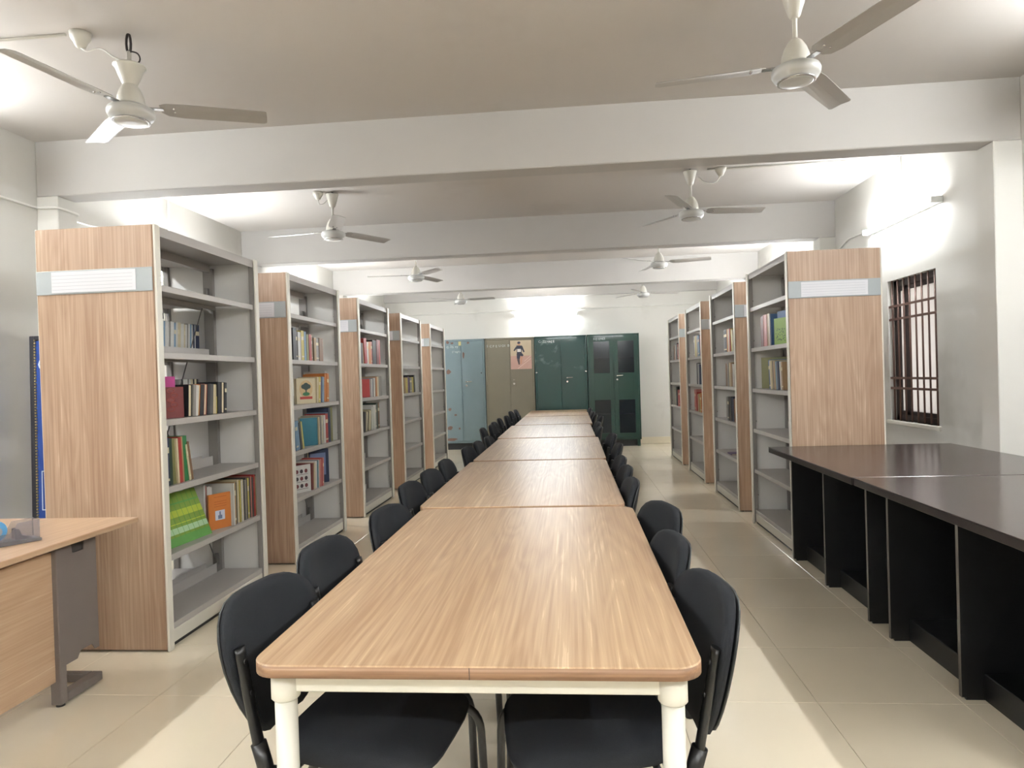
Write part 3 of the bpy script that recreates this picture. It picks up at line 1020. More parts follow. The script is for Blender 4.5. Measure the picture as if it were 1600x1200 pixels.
cb, c, w = cabinet('olive grey steel cabinet with a runner poster on its door', -1.690, -0.735, CABBEIGE, 0, 0, KICK)
plain_doors(cb, w, -1.205 - c, CABBEIGE)
lever(cb, -1.135 - c, 1.345, 0.15)
chalk('S C P E U O I B', 0.064, cb, -1.655 - c, -0.0045, 1.995)
po = thing('poster', 'runner poster in pink and cream taped to olive cabinet door', 'poster', (-0.985, CY0 - 0.0045, 1.55))
B(-0.205, 0.205, -0.0012, 0.0, 0.0, 0.56).build('sheet', mat('poster_pink', (196, 160, 148), 0.5, noise=0.15, nscale=6), po)
up = MB()
up.prism([(-0.205, 0.26), (0.205, 0.26), (0.205, 0.56), (-0.205, 0.56)], -0.0016, -0.0012, 'xz')
up.build('cream_backdrop', mat('poster_cream', (200, 184, 158), 0.5, noise=0.12, nscale=7), po)
ath = MB()
def blob(cx, cz, a, b_, mi, y=-0.0022, k=14):
    ath.prism([(cx + a * math.cos(2 * PI * i / k), cz + b_ * math.sin(2 * PI * i / k)) for i in range(k)], y, -0.0016, 'xz', mi)
def limb(p, q, r0, r1, mi, y=-0.0021):
    d = Vector((q[0] - p[0], q[1] - p[1])).normalized()
    nn = (-d.y, d.x)
    ath.prism([(p[0] - nn[0] * r0, p[1] - nn[1] * r0), (q[0] - nn[0] * r1, q[1] - nn[1] * r1), (q[0] + nn[0] * r1, q[1] + nn[1] * r1), (p[0] + nn[0] * r0, p[1] + nn[1] * r0)], y, -0.0016, 'xz', mi)
blob(-0.035, 0.495, 0.030, 0.038, 1)
blob(-0.035, 0.515, 0.031, 0.024, 0, -0.0024)
limb((-0.03, 0.46), (-0.035, 0.30), 0.055, 0.045, 0)
limb((-0.08, 0.43), (-0.135, 0.36), 0.018, 0.013, 0)
limb((0.015, 0.44), (0.06, 0.33), 0.018, 0.013, 0)
limb((-0.045, 0.30), (-0.055, 0.20), 0.040, 0.028, 0)
limb((-0.01, 0.30), (0.035, 0.255), 0.030, 0.022, 0)
limb((-0.055, 0.20), (-0.04, 0.09), 0.026, 0.014, 2)
limb((0.01, 0.25), (-0.005, 0.10), 0.020, 0.012, 1)
ath.prism([(-0.07, 0.335), (0.0, 0.335), (0.0, 0.395), (-0.07, 0.395)], -0.0028, -0.0016, 'xz', 3)
ath.build('runner_print', [mat('print_navy', (58, 62, 78), 0.6), mat('print_skin', (196, 150, 124), 0.6), mat('print_dark', (92, 82, 84), 0.6), mat('print_white', (224, 222, 218), 0.6)], po)
ll = MB()
def lane(a, b_):
    d = Vector((b_[0] - a[0], b_[1] - a[1])).normalized()
    ll.prism([(a[0] + d.y * 0.004, a[1] - d.x * 0.004), (b_[0] + d.y * 0.004, b_[1] - d.x * 0.004), (b_[0] - d.y * 0.004, b_[1] + d.x * 0.004), (a[0] - d.y * 0.004, a[1] + d.x * 0.004)], -0.0017, -0.0012, 'xz')
lane((-0.07, 0.01), (0.19, 0.20))
lane((0.06, 0.15), (0.19, 0.255))
ll.build('track_lines', mat('print_lane', (226, 200, 190), 0.6), po)

cg, c, w = cabinet('dark green steel cabinet with pale patches towards the top and one plain front', -0.720, 0.285, CABGREEN, 0, 0, CABGREEN2)
plain_doors(cg, w, -0.215 - c, CABGREEN)
lever(cg, -0.10 - c, 1.355)
chalk('C-ZEHAEE', 0.065, cg, -0.64 - c, -0.0045, 2.045)
for x in (-0.69, 0.262):
    MB().tube([(x - c, 0.0, 1.47), (x - c, -0.014, 1.47)], 0.014, 10).build('lock', CHROME, cg)

ch, c, w = cabinet('dark green glass-doored cabinet at the right end of the row', 0.300, 1.290, CABGREEN2, 0, 0, CABGREEN2)
for a, b_ in ((-w + 0.033, -0.002), (0.002, w - 0.033)):
    z0, z1 = CH0 + 0.038, CH1 - 0.038
    d = MB()
    ia, ib = a + 0.085, b_ - 0.07
    for x0_, x1_, y0_, y1_ in ((a, ia, z0, z1), (ib, b_, z0, z1), (ia, ib, z0, 0.26), (ia, ib, 0.90, 1.42), (ia, ib, 2.03, z1)):
        d.box(x0_, x1_, -0.004, 0.010, y0_, y1_)
    do = d.build('door', CABGREEN2, ch, bevel=0.002)
    for g0, g1 in ((0.26, 0.90), (1.42, 2.03)):
        B(ia - 0.004, ib + 0.004, 0.002, 0.005, g0, g1).build('pane', GLASSDK, do)
for z in (0.62, 1.16, 1.735):
    B(-w + 0.022, w - 0.022, 0.02, CY1 - CY0 - 0.012, z - 0.012, z).build('inner_shelf', CABGREEN2, ch)
lever(ch, 0.86 - c, 1.365)
chalk('SCIENCE', 0.055, ch, 0.42 - c, -0.0048, 2.065)

# ------------------------------------------------------------------ ceiling fans
def make_fan(low_cup):
    """local frame: origin at the ceiling hook, z down is negative; blades turn about z in a child empty-free way"""
    parts = {}
    ZM = 2.785 - ZC          # middle of the motor dish
    motor = MB()
    motor.lathe([(0.030, -0.055), (0.068, -0.052), (0.080, -0.047), (0.084, -0.034), (0.100, -0.028), (0.109, -0.012), (0.110, 0.004), (0.104, 0.018), (0.086, 0.026), (0.05, 0.030)], 32, 0, (0, 0, ZM))
    bell = MB()
    bell.lathe([(0.064, 0.032), (0.066, 0.044), (0.062, 0.075), (0.050, 0.110), (0.032, 0.140), (0.018, 0.152)], 24, 0, (0, 0, ZM))
    cup = MB()
    if low_cup:
        zt = -0.165
        cup.lathe([(0.020, -0.115), (0.030, -0.10), (0.052, -0.05), (0.066, -0.01), (0.076, 0.0), (0.074, 0.004), (0.06, 0.0)], 24, 0, (0, 0, zt))
        rod = [(0, 0, -0.09), (0, 0, ZM + 0.15)]
    else:
        cup.lathe([(0.018, -0.125), (0.028, -0.11), (0.044, -0.06), (0.055, -0.015), (0.060, -0.006), (0.058, 0.0)], 24, 0, (0, 0, -0.022))
        rod = [(0, 0, -0.02), (0, 0, ZM + 0.15)]
    parts['motor'] = motor.mesh('motor', FANDISH)
    ring = MB()
    ring.lathe([(0.0835, -0.0485), (0.0865, -0.047), (0.0865, -0.043), (0.0835, -0.041)], 32, 0, (0, 0, ZM))
    parts['trim'] = ring.mesh('trim_ring', FANRIM)
    parts['bell'] = bell.mesh('motor_cover', FANW)
    parts['cup'] = cup.mesh('canopy', FANW)
    parts['rod'] = MB().tube(rod, 0.011, 12).mesh('down_rod', FANW)
    hook = MB()
    hook.tube([(0.012 * math.cos(a), 0, -0.05 + 0.05 * math.sin(a)) for a in [PI * k / 6 for k in range(13)]], 0.006, 8)
    parts['hook'] = hook.mesh('hook', WIRE)
    # one blade along +x, pitched, with an iron
    bl = MB()
    r0, r1 = 0.135, 0.665
    r1 = 0.645
    outl = [(r0, -0.030), (r0 + 0.03, -0.052), (r0 + 0.10, -0.060), (r1 - 0.02, -0.056), (r1, -0.046), (r1 - 0.004, 0.050), (r1 - 0.02, 0.058), (r0 + 0.10, 0.062), (r0 + 0.03, 0.054), (r0, 0.032)]
    tilt = math.radians(-11)
    def bp(x, y, dz):
        return (x, y * math.cos(tilt), ZM + 0.030 + y * math.sin(tilt) + dz - 0.012 * (x - r0) - 0.006 * (abs(y) / 0.06) ** 2)
    n_ = len(outl)
    # spine subdivided so that the blade is slightly cambered
    vs_ = [bp(x, y, 0.0) for x, y in outl] + [bp(x, y, 0.0025) for x, y in outl] + [bp(r0, 0, 0.003), bp(r1, 0, 0.003), bp(r0, 0, 0.0), bp(r1, 0, 0.0)]
    a_, b_, c_, d_ = 2 * n_, 2 * n_ + 1, 2 * n_ + 2, 2 * n_ + 3
    fs_ = [(0, 1, 2, 3, 4, d_, c_), (c_, d_, 5, 6, 7, 8, 9), tuple(n_ + i for i in (4, 3, 2, 1, 0)) + (a_, b_), tuple(n_ + i for i in (9, 8, 7, 6, 5)) + (b_, a_)]
    for i in range(n_):
        j = (i + 1) % n_
        if (i, j) == (4, 5):
            fs_ += [(4, n_ + 4, b_, d_), (d_, b_, n_ + 5, 5)]
        elif (i, j) == (9, 0):
            fs_ += [(9, n_ + 9, a_, c_), (c_, a_, n_, 0)]
        else:
            fs_.append((i, n_ + i, n_ + j, j))
    bl.add(vs_, fs_)
    parts['blade'] = bl.mesh('blade', FANBLADE)
    ir = MB()
    ir.box(0.085, 0.15, -0.014, 0.014, ZM + 0.024, ZM + 0.030)
    parts['iron'] = ir.mesh('blade_iron', FANRIM)
    parts['rivets'] = [MB().tube([(0.20, y, ZM + 0.022 - y * 0.19), (0.20, y, ZM + 0.034 - y * 0.19)], 0.005, 8).mesh('rivet', FANRIM) for y in (-0.016, 0.016)]
    return parts
FAN_HI, FAN_LO = make_fan(False), make_fan(True)
FANS = [(-2.165, 3.240, 20, 1, 'white ceiling fan near left with its cup slid down'),
        (1.085, 3.300, 52, 0, 'white ceiling fan nearest the viewer on the right'),
        (-2.185, 6.190, 54, 0, 'white ceiling fan behind the first beam on the left'),
        (1.085, 6.110, 6, 0, 'white ceiling fan behind the first beam on the right'),
        (-2.060, 9.030, 70, 0, 'white ceiling fan behind the second beam on the left'),
        (1.150, 8.860, 104, 0, 'white ceiling fan behind the second beam on the right'),
        (-1.950, 12.060, 106, 0, 'farthest white ceiling fan on the left near the back wall'),
        (1.285, 12.140, 10, 0, 'farthest white ceiling fan on the right near the back wall')]
for x, y, th, low, lb in FANS:
    P = FAN_LO if low else FAN_HI
    t = thing('ceiling_fan', lb, 'fan', (x, y, ZC), 0, 'ceiling fans')
    mo = link('motor', P['motor'], t)
    link('trim_ring', P['trim'], mo)
    link('motor_cover', P['bell'], t)
    link('canopy', P['cup'], t)
    link('down_rod', P['rod'], t)
    link('hook', P['hook'], t)
    for k in range(3):
        b_ = link('blade', P['blade'], t, None, (0, 0, math.radians(th + 120 * k)))
        link('blade_iron', P['iron'], b_)
        for rv in P['rivets']:
            link('rivet', rv, b_)
    if low:
        MB().tube(fillet([(0.0, 0.0, -0.085), (0.05, 0.0, -0.10), (0.062, 0, -0.14), (0.02, 0, -0.165)], 0.03, 4), 0.004, 6).build('lead_wire', WIRE, t)
def rose(x, y, label, path):
    t = thing('ceiling_rose', label, 'ceiling rose', (x, y, ZC))
    MB().lathe([(0.012, -0.075), (0.022, -0.07), (0.034, -0.045), (0.046, -0.028), (0.050, 0.0)], 20).build('cap', FANW, t)
    MB().tube(fillet(path, 0.05, 5), 0.004, 6).build('flex_wire', WIREW, t)
rose(-2.39, 3.20, 'white ceiling rose wired to the near left fan', [(0, 0, -0.072), (0.03, 0, -0.095), (0.10, 0, -0.075), (0.17, 0, -0.13), (0.215, 0.005, -0.15)])
rose(1.35, 6.12, 'white ceiling rose wired to the fan behind the first beam right', [(0, 0, -0.072), (-0.05, 0, -0.14), (-0.14, 0, -0.12), (-0.20, 0, -0.06), (-0.255, 0, -0.06)])
rose(-2.31, 6.16, 'white ceiling rose wired to the fan behind the first beam left', [(0, 0, -0.07), (0.01, 0, -0.12), (0.05, 0, -0.12), (0.12, 0.02, -0.04)])

# ------------------------------------------------------------------ books
PAGES = mat('book_pages', (204, 190, 160), 0.8, noise=0.08, nscale=60)
CMATS = {}
PALETTE = {
    'white': (222, 220, 214), 'cream': (216, 202, 168), 'black': (34, 36, 40), 'navy': (48, 58, 86), 'blue': (72, 104, 148), 'sky blue': (128, 160, 186),
    'teal': (52, 116, 134), 'red': (176, 52, 48), 'maroon': (122, 52, 50), 'green': (44, 130, 74), 'dark green': (52, 74, 62), 'lime green': (128, 164, 52), 'olive': (134, 132, 84),
    'yellow': (206, 190, 96), 'orange': (206, 124, 58), 'brown': (134, 98, 70), 'tan': (178, 146, 108), 'grey': (150, 146, 140), 'dark grey': (82, 80, 80), 'pink': (196, 62, 142), 'rose': (200, 130, 120), 'purple': (104, 78, 116)}
def cmat(c):
    if c not in CMATS:
        CMATS[c] = mat('cover_' + c.replace(' ', '_'), tuple(v * 0.9 for v in PALETTE[c]), 0.42, noise=0.14, nscale=18)
    return CMATS[c]
BAND = mat('spine_band', (206, 196, 166), 0.5)
BOOKN = 0
def book_meshes(t, h, d, c, spine_out, band):
    """closed book: spine plane at x=0, body toward -x, thickness along +y, standing on z=0"""
    bt = min(0.0025, t * 0.16)
    cv = MB()
    cv.box(-d, 0, 0, bt, 0, h)
    cv.box(-d, 0, t - bt, t, 0, h)
    if spine_out:
        cv.box(-bt, 0.0012, 0, t, 0, h)
        if band:
            cv.box(0.0010, 0.0018, t * 0.08, t * 0.92, h * 0.68, h * 0.80, 1)
            cv.box(0.0010, 0.0018, t * 0.08, t * 0.92, h * 0.10, h * 0.15, 1)
    else:
        cv.box(-d, -d + bt, 0, t, 0, h)
    pg = MB()
    if spine_out:
        pg.box(-d + 0.004, -bt, bt, t - bt, 0.003, h - 0.003)
    else:
        pg.box(-d + bt, -0.004, bt, t - bt, 0.003, h - 0.003)
    return cv.mesh('book', [cmat(c), BAND]), pg.mesh('pages', PAGES)
def add_book(label, group, x, y, z, t, h, d, c, side, lean=0.0, yaw=0.0, spine_out=True, band=False, name='book'):
    """side +1: open face looks to +x (left row); -1: looks to -x. y is the lower-y bottom corner"""
    me, pg = book_meshes(t, h, d, c, spine_out, band)
    o = link(name, me)
    R = Matrix.Rotation(yaw, 4, 'Z') @ Matrix.Rotation(lean, 4, 'X')
    if side < 0:
        R = Matrix.Rotation(yaw, 4, 'Z') @ Matrix.Rotation(lean, 4, 'X') @ Matrix.Translation((0, t, 0)) @ Matrix.Rotation(PI, 4, 'Z')
    o.matrix_world = Matrix.Translation((x, y, z)) @ R
    tag(o, label, 'book', group)
    p = link('pages', pg, o)
    return o
NUM = ['first', 'second', 'third', 'fourth', 'fifth', 'sixth', 'seventh', 'eighth', 'ninth', 'tenth', 'eleventh', 'twelfth', 'thirteenth', 'fourteenth', 'fifteenth', 'sixteenth', 'seventeenth', 'eighteenth', 'nineteenth', 'twentieth', 'twenty-first', 'twenty-second', 'twenty-third', 'twenty-fourth', 'twenty-fifth', 'twenty-sixth']
LEV = ['top', 'second', 'third', 'fourth', 'fifth', 'bottom']
def row(side, case, level, start, items, kind='book', place='', xoff=0.0, back=False, lean=0.0, k=1.0):
    """items along +y: (colour, thickness, height[, depth[, lean[, spine_out]]]); first item is nearest the viewer"""
    cx, y0 = ((CXL, LY0[case]) if side > 0 else (CXR, RY0[case]))
    z = SHZ[level] + 0.001
    face = hw - 0.045 - xoff
    cname = f'{ORD[case]} {"left" if side > 0 else "right"} bookcase'
    grp = f'{LEV[level]} shelf of the {cname}' + (' on the far face' if back else '')
    y = start
    n = len(items)
    for i, it in enumerate(items):
        c, t, h = it[0], it[1] * k, it[2]
        d = it[3] if len(it) > 3 else 0.15 + 0.03 * RND.random()
        ln = it[4] if len(it) > 4 else lean
        so = it[5] if len(it) > 5 else True
        a = math.radians(ln)
        jit = (RND.random() - 0.5) * 0.012
        pos = i if side > 0 else n - 1 - i
        # shortest unique wording: place counted from the left as seen in the picture
        lab = f'{c} {kind}, {NUM[pos]} from left{place}, {LEV[level]} shelf of the {cname}'
        yy = y
        if back:
            # spine looks back through the case toward the aisle
            x = cx - side * 0.048
        else:
            x = cx + side * (face + jit)
        adv = t / math.cos(a) + 0.0012
        zz = z + (t * math.sin(a) if a > 0 else 0.0)      # pivot on the edge it leans over
        add_book(lab, grp, x, yy, zz, t, h, d, c, side, lean=-a if a else 0.0, spine_out=so, band=(RND.random() < 0.28 and t > 0.014))
        y += adv
    return y

R_ = RND
# --- nearest left bookcase
mags = [('black', 0.030, 0.235, 0.17, 0)] + [(R_.choice(['white', 'white', 'cream', 'white', 'grey', 'sky blue']), 0.0135 + 0.007 * R_.random(), 0.225 + 0.008 * R_.random(), 0.17, 4) for _ in range(20)] + [('navy', 0.022, 0.232, 0.17, 2), ('white', 0.009, 0.23, 0.17, 2), ('navy', 0.024, 0.232, 0.17, 2), ('navy', 0.022, 0.232, 0.17, 1)]
row(1, 0, 1, 3.985, mags, 'magazine', ' in row', back=True)
dk_ = [('black', 0.034, 0.185, 0.14, -4, False), ('grey', 0.030, 0.185, 0.14, -5), ('white', 0.028, 0.182, 0.14, -7), ('orange', 0.022, 0.186, 0.14, -8, False), ('black', 0.042, 0.184, 0.14, -7), ('rose', 0.028, 0.187, 0.14, -7, False), ('black', 0.030, 0.186, 0.14, -7), ('dark grey', 0.040, 0.186, 0.14, -5), ('cream', 0.026, 0.184, 0.14, -5, False), ('yellow', 0.024, 0.184, 0.14, -5, False), ('black', 0.038, 0.198, 0.14, -3), ('black', 0.034, 0.196, 0.14, -4, False), ('black', 0.026, 0.194, 0.14, -4)]
dk_ = [(c, t, h, d, 0 - l, s) if False else (c, t, h, d, l, s) for (c, t, h, d, l, *r) in dk_ for s in [r[0] if r else True]]
row(1, 0, 2, 3.735, [(c, t, h, d, -l, s) for c, t, h, d, l, s in dk_], 'diary', ' in front')
row(1, 0, 2, 4.08, [(R_.choice(['white', 'grey', 'black', 'white', 'cream']), 0.016 + 0.012 * R_.random(), 0.225, 0.17) for _ in range(15)], 'periodical', ' in back row', back=True)
o = add_book('red ornate hardback facing out at left on nearest left bookcase', 'face-out books', CXL + 0.290, 3.690, SHZ[2] + 0.001, 0.030, 0.175, 0.135, 'maroon', 1, yaw=math.radians(68))
pr_ = MB()
for q in range(5):
    pr_.tube([(-0.07 + 0.022 * math.cos(a) + (q % 2) * 0.02 - 0.01, -0.0006, 0.05 + 0.026 * q + 0.012 * math.sin(a)) for a in [2 * PI * k / 12 for k in range(13)]], 0.0012, 4)
pr_.build('cover_print', mat('print_gold_red', (190, 96, 76), 0.5), o)
o = add_book('pink paperback standing behind the red hardback on nearest left bookcase', 'face-out books', CXL + 0.235, 3.700, SHZ[2] + 0.001, 0.014, 0.235, 0.15, 'pink', 1, yaw=math.radians(68))
B(-0.145, -0.005, -0.0008, 0.0, 0.155, 0.163).build('title_strip', mat('strip_rose', (232, 160, 205), 0.5), o)
row(1, 0, 3, 3.500, [('navy', 0.030, 0.262, 0.2, 0), ('dark green', 0.030, 0.258, 0.2, 0), ('olive', 0.034, 0.250, 0.2, -2), ('cream', 0.018, 0.252, 0.2, -2), ('red', 0.028, 0.256, 0.2, -2), ('tan', 0.024, 0.258, 0.2, -2), ('green', 0.038, 0.258, 0.2, -3), ('cream', 0.020, 0.21, 0.19, -8), ('brown', 0.020, 0.225, 0.19, -10)], 'volume')
th_ = [(R_.choice(['cream', 'grey', 'white', 'olive', 'yellow', 'tan', 'dark grey', 'cream']), 0.010 + 0.010 * R_.random(), 0.262 + 0.02 * R_.random(), 0.2) for _ in range(15)] + [('rose', 0.014, 0.28, 0.2), ('dark grey', 0.014, 0.27, 0.2), ('red', 0.020, 0.285, 0.2), ('cream', 0.014, 0.28, 0.2), ('olive', 0.012, 0.27, 0.2), ('black', 0.012, 0.28, 0.2)]
row(1, 0, 4, 4.195, th_, 'journal')
# green booklets fanned face out, orange report, white books behind
o = add_book('large green striped booklet leaning face out on nearest left bookcase', 'face-out books', CXL + 0.262, 3.985, SHZ[4] + 0.001, 0.012, 0.305, 0.44, 'lime green', 1, yaw=math.radians(86))
o.matrix_world = Matrix.Translation((CXL + 0.268, 3.985, SHZ[4] + 0.001)) @ Matrix.Rotation(math.radians(86), 4, 'Z') @ Matrix.Rotation(math.radians(-22), 4, 'X')
st = MB()
for z0, z1, mi in ((0.0, 0.05, 0), (0.065, 0.10, 1), (0.118, 0.124, 2), (0.16, 0.20, 2), (0.235, 0.245, 0)):
    st.box(-0.438, -0.002, -0.0008, 0.0, z0, z1, mi)
for k in range(9):
    st.box(-0.42 + 0.047 * k, -0.417 + 0.047 * k, -0.0010, 0.0, 0.0, 0.303, 0)
st.build('stripes', [mat('stripe_deep_green', (88, 148, 66), 0.45), mat('stripe_pale_green', (166, 200, 160), 0.45), mat('stripe_yellow_green', (168, 186, 52), 0.45)], o)
o = add_book('orange report with small picture facing out on nearest left bookcase', 'face-out books', CXL + 0.285, 4.185, SHZ[4] + 0.001, 0.012, 0.222, 0.160, 'orange', 1, yaw=math.radians(66))
pt = MB()
pt.box(-0.115, -0.045, -0.0008, 0.0, 0.055, 0.115, 0)
pt.box(-0.095, -0.065, -0.0012, 0.0, 0.062, 0.085, 1)
pt.box(-0.085, -0.075, -0.0012, 0.0, 0.085, 0.108, 1)
for z in (0.14, 0.155, 0.170, 0.20):
    pt.box(-0.12, -0.03, -0.0006, 0.0, z, z + 0.003, 2)
pt.build('cover_print', [mat('print_pale_blue', (186, 194, 212), 0.5), mat('print_blue', (96, 108, 140), 0.5), mat('print_brown', (150, 78, 34), 0.5)], o)
row(1, 0, 4, 4.03, [('white', 0.022, 0.285, 0.13), ('rose', 0.006, 0.28, 0.13), ('white', 0.035, 0.27, 0.13), ('white', 0.03, 0.262, 0.13)], 'textbook', ' behind', xoff=0.10)
# --- second left bookcase
row(1, 1, 1, 5.235, [('black', 0.050, 0.255, 0.2), ('dark grey', 0.030, 0.235, 0.18), ('white', 0.036, 0.23, 0.18), ('grey', 0.020, 0.23, 0.18), ('yellow', 0.046, 0.245, 0.18), ('sky blue', 0.034, 0.24, 0.18), ('olive', 0.040, 0.22, 0.18), ('red', 0.044, 0.222, 0.18), ('tan', 0.018, 0.21, 0.18), ('black', 0.030, 0.21, 0.18), ('tan', 0.040, 0.2, 0.18), ('grey', 0.06, 0.20, 0.18), ('brown', 0.072, 0.205, 0.18)], k=1.22)
row(1, 1, 2, 5.70, [('cream', 0.030, 0.225, 0.17, 6), ('yellow', 0.034, 0.225, 0.17, 6), ('purple', 0.026, 0.225, 0.17, 6), ('sky blue', 0.034, 0.225, 0.17, 6), ('white', 0.026, 0.225, 0.17, 6), ('orange', 0.040, 0.25, 0.2, 5), ('orange', 0.040, 0.255, 0.2, 4)], k=1.22)
o = add_book('cream paperback with tree cover facing out on second left bookcase', 'face-out books', CXL + 0.288, 5.690, SHZ[2] + 0.001, 0.032, 0.215, 0.20, 'cream', 1, yaw=math.radians(62))
tr = MB()
def disc(m, cx, cz, a, b_, mi, y=-0.001, k=16):
    m.prism([(cx + a * math.cos(2 * PI * i / k), cz + b_ * math.sin(2 * PI * i / k)) for i in range(k)], y, 0.0, 'xz', mi)
disc(tr, -0.10, 0.125, 0.070, 0.075, 0, -0.0006)
for cx, cz in ((-0.125, 0.145), (-0.10, 0.158), (-0.075, 0.145), (-0.10, 0.135)):
    disc(tr, cx, cz, 0.026, 0.020, 1)
tr.box(-0.107, -0.093, -0.001, 0, 0.085, 0.14, 1)
disc(tr, -0.10, 0.082, 0.038, 0.016, 2, -0.0012)
tr.box(-0.165, -0.035, -0.0012, 0, 0.038, 0.060, 3)
tr.build('cover_print', [mat('print_tan', (186, 158, 118), 0.5), mat('print_tree', (52, 70, 66), 0.5), mat('print_green', (44, 104, 66), 0.5), mat('print_red', (172, 62, 52), 0.5)], o)
add_book('tall white binder at right end of third shelf, second left bookcase', 'face-out books', CXL + 0.255, 6.015, SHZ[2] + 0.001, 0.035, 0.28, 0.2, 'white', 1)
row(1, 1, 3, 5.235, [('sky blue', 0.040, 0.235, 0.18, -6), ('sky blue', 0.034, 0.235, 0.18, -7), ('dark grey', 0.030, 0.225, 0.18, -9), ('yellow', 0.030, 0.225, 0.18, -11)], k=1.22)
row(1, 1, 3, 5.73, [('cream', 0.024, 0.24, 0.18), ('grey', 0.026, 0.245, 0.18), ('cream', 0.034, 0.25, 0.18), ('white', 0.034, 0.25, 0.18), ('red', 0.050, 0.26, 0.19), ('sky blue', 0.012, 0.27, 0.19), ('navy', 0.040, 0.31, 0.2), ('olive', 0.044, 0.31, 0.2)], 'reference book', k=1.22)
add_book('teal hardback turned face out on fourth shelf, second left bookcase', 'face-out books', CXL + 0.285, 5.715, SHZ[3] + 0.001, 0.026, 0.238, 0.17, 'teal', 1, yaw=math.radians(55))
row(1, 1, 4, 5.535, [('maroon', 0.030, 0.225, 0.18, 3), ('cream', 0.024, 0.225, 0.18, 3), ('white', 0.034, 0.235, 0.18, 3), ('teal', 0.034, 0.235, 0.18, 4), ('white', 0.016, 0.235, 0.18, 4), ('rose', 0.026, 0.24, 0.18, 4), ('red', 0.020, 0.245, 0.18, 4), ('rose', 0.022, 0.245, 0.18, 4)], k=1.22)
o = add_book('white magazine with rows of portraits facing out on second left bookcase', 'face-out books', CXL + 0.288, 5.520, SHZ[4] + 0.001, 0.014, 0.225, 0.24, 'white', 1, yaw=math.radians(66))
pp = MB()
for r3 in range(3):
    for c3 in range(4):
        disc(pp, -0.20 + 0.05 * c3, 0.055 + 0.06 * r3, 0.017, 0.017, (r3 + c3) % 2, -0.001, 10)
    pp.box(-0.225, -0.03, -0.0006, 0, 0.028 + 0.06 * r3, 0.031 + 0.06 * r3, 0)
pp.build('cover_print', [mat('print_portrait_dark', (62, 52, 56), 0.6), mat('print_portrait_red', (112, 56, 58), 0.6)], o)
o = add_book('blue folder standing face out at right on second left bookcase', 'face-out books', CXL + 0.265, 6.010, SHZ[4] + 0.001, 0.030, 0.305, 0.2, 'navy', 1, yaw=math.radians(52))
B(-0.185, -0.03, -0.0008, 0, 0.07, 0.27).build('cover_print', mat('print_blue_grey', (110, 124, 160), 0.5), o)
# --- third left bookcase
row(1, 2, 1, 6.985, [('black', 0.060, 0.22, 0.18), ('tan', 0.030, 0.22, 0.18, -2), ('red', 0.070, 0.27, 0.19, -6), ('white', 0.050, 0.24, 0.18), ('orange', 0.060, 0.245, 0.18), ('rose', 0.040, 0.25, 0.18), ('black', 0.11, 0.27, 0.19), ('maroon', 0.070, 0.28, 0.2), ('red', 0.040, 0.28, 0.2)], k=1.3)
row(1, 2, 2, 7.30, [('white', 0.030, 0.20, 0.18, 3), ('navy', 0.030, 0.205, 0.18, 3), ('white', 0.040, 0.21, 0.18, 3), ('brown', 0.040, 0.215, 0.18, 2), ('orange', 0.036, 0.22, 0.18, 2), ('cream', 0.050, 0.225, 0.18), ('grey', 0.10, 0.23, 0.2)], k=1.3)
add_book('bright red book turned face out on third left bookcase', 'face-out books', CXL + 0.285, 7.280, SHZ[2] + 0.001, 0.040, 0.20, 0.22, 'red', 1, yaw=math.radians(60))
row(1, 2, 3, 6.985, [('dark grey', 0.050, 0.21, 0.18, 10), ('cream', 0.036, 0.215, 0.18, 12), ('black', 0.040, 0.215, 0.18, 12), ('cream', 0.044, 0.22, 0.18, 12), ('olive', 0.040, 0.225, 0.18, 10), ('white', 0.040, 0.25, 0.18, 6), ('white', 0.070, 0.27, 0.19, 3), ('grey', 0.036, 0.275, 0.19), ('dark green', 0.05, 0.29, 0.2), ('brown', 0.060, 0.29, 0.2)], k=1.3)
# --- fourth left bookcase
row(1, 3, 2, 8.75, [('tan', 0.055, 0.205, 0.18), ('yellow', 0.085, 0.21, 0.18), ('purple', 0.05, 0.22, 0.18), ('grey', 0.07, 0.21, 0.18), ('yellow', 0.075, 0.215, 0.18), ('black', 0.04, 0.24, 0.2, -4)], k=1.7)
# --- nearest right bookcase
row(-1, 0, 1, 5.77, [('blue', 0.016, 0.262, 0.2), ('white', 0.016, 0.265, 0.2), ('tan', 0.080, 0.27, 0.2), ('rose', 0.090, 0.268, 0.2), ('maroon', 0.034, 0.265, 0.2), ('dark grey', 0.018, 0.26, 0.2), ('maroon', 0.026, 0.258, 0.2)])
o = add_book('green patterned book turned face out on nearest right bookcase', 'face-out books', CXR - 0.286, 5.715, SHZ[1] + 0.001, 0.024, 0.215, 0.17, 'lime green', -1, yaw=math.radians(-74))
sp_ = MB()
for q in range(34):
    disc(sp_, -0.15 + 0.13 * RND.random(), 0.02 + 0.11 * RND.random(), 0.006, 0.004, 0, 0.0252, 7)
spo = sp_.build('cover_print', mat('print_dark_green', (36, 62, 34), 0.5), o)
o = add_book('tall blue book turned face out on nearest right bookcase', 'face-out books', CXR - 0.250, 5.740, SHZ[1] + 0.001, 0.020, 0.275, 0.19, 'blue', -1, yaw=math.radians(-74))
row(-1, 0, 2, 5.500, [('tan', 0.034, 0.225, 0.18, 5), ('white', 0.034, 0.228, 0.18, 5), ('navy', 0.05, 0.225, 0.18, 6), ('sky blue', 0.036, 0.23, 0.18, 6), ('olive', 0.03, 0.235, 0.18, 6), ('tan', 0.05, 0.235, 0.18, 6), ('dark grey', 0.026, 0.235, 0.18, 6), ('cream', 0.045, 0.24, 0.18, 6), ('blue', 0.060, 0.245, 0.18, 6)])
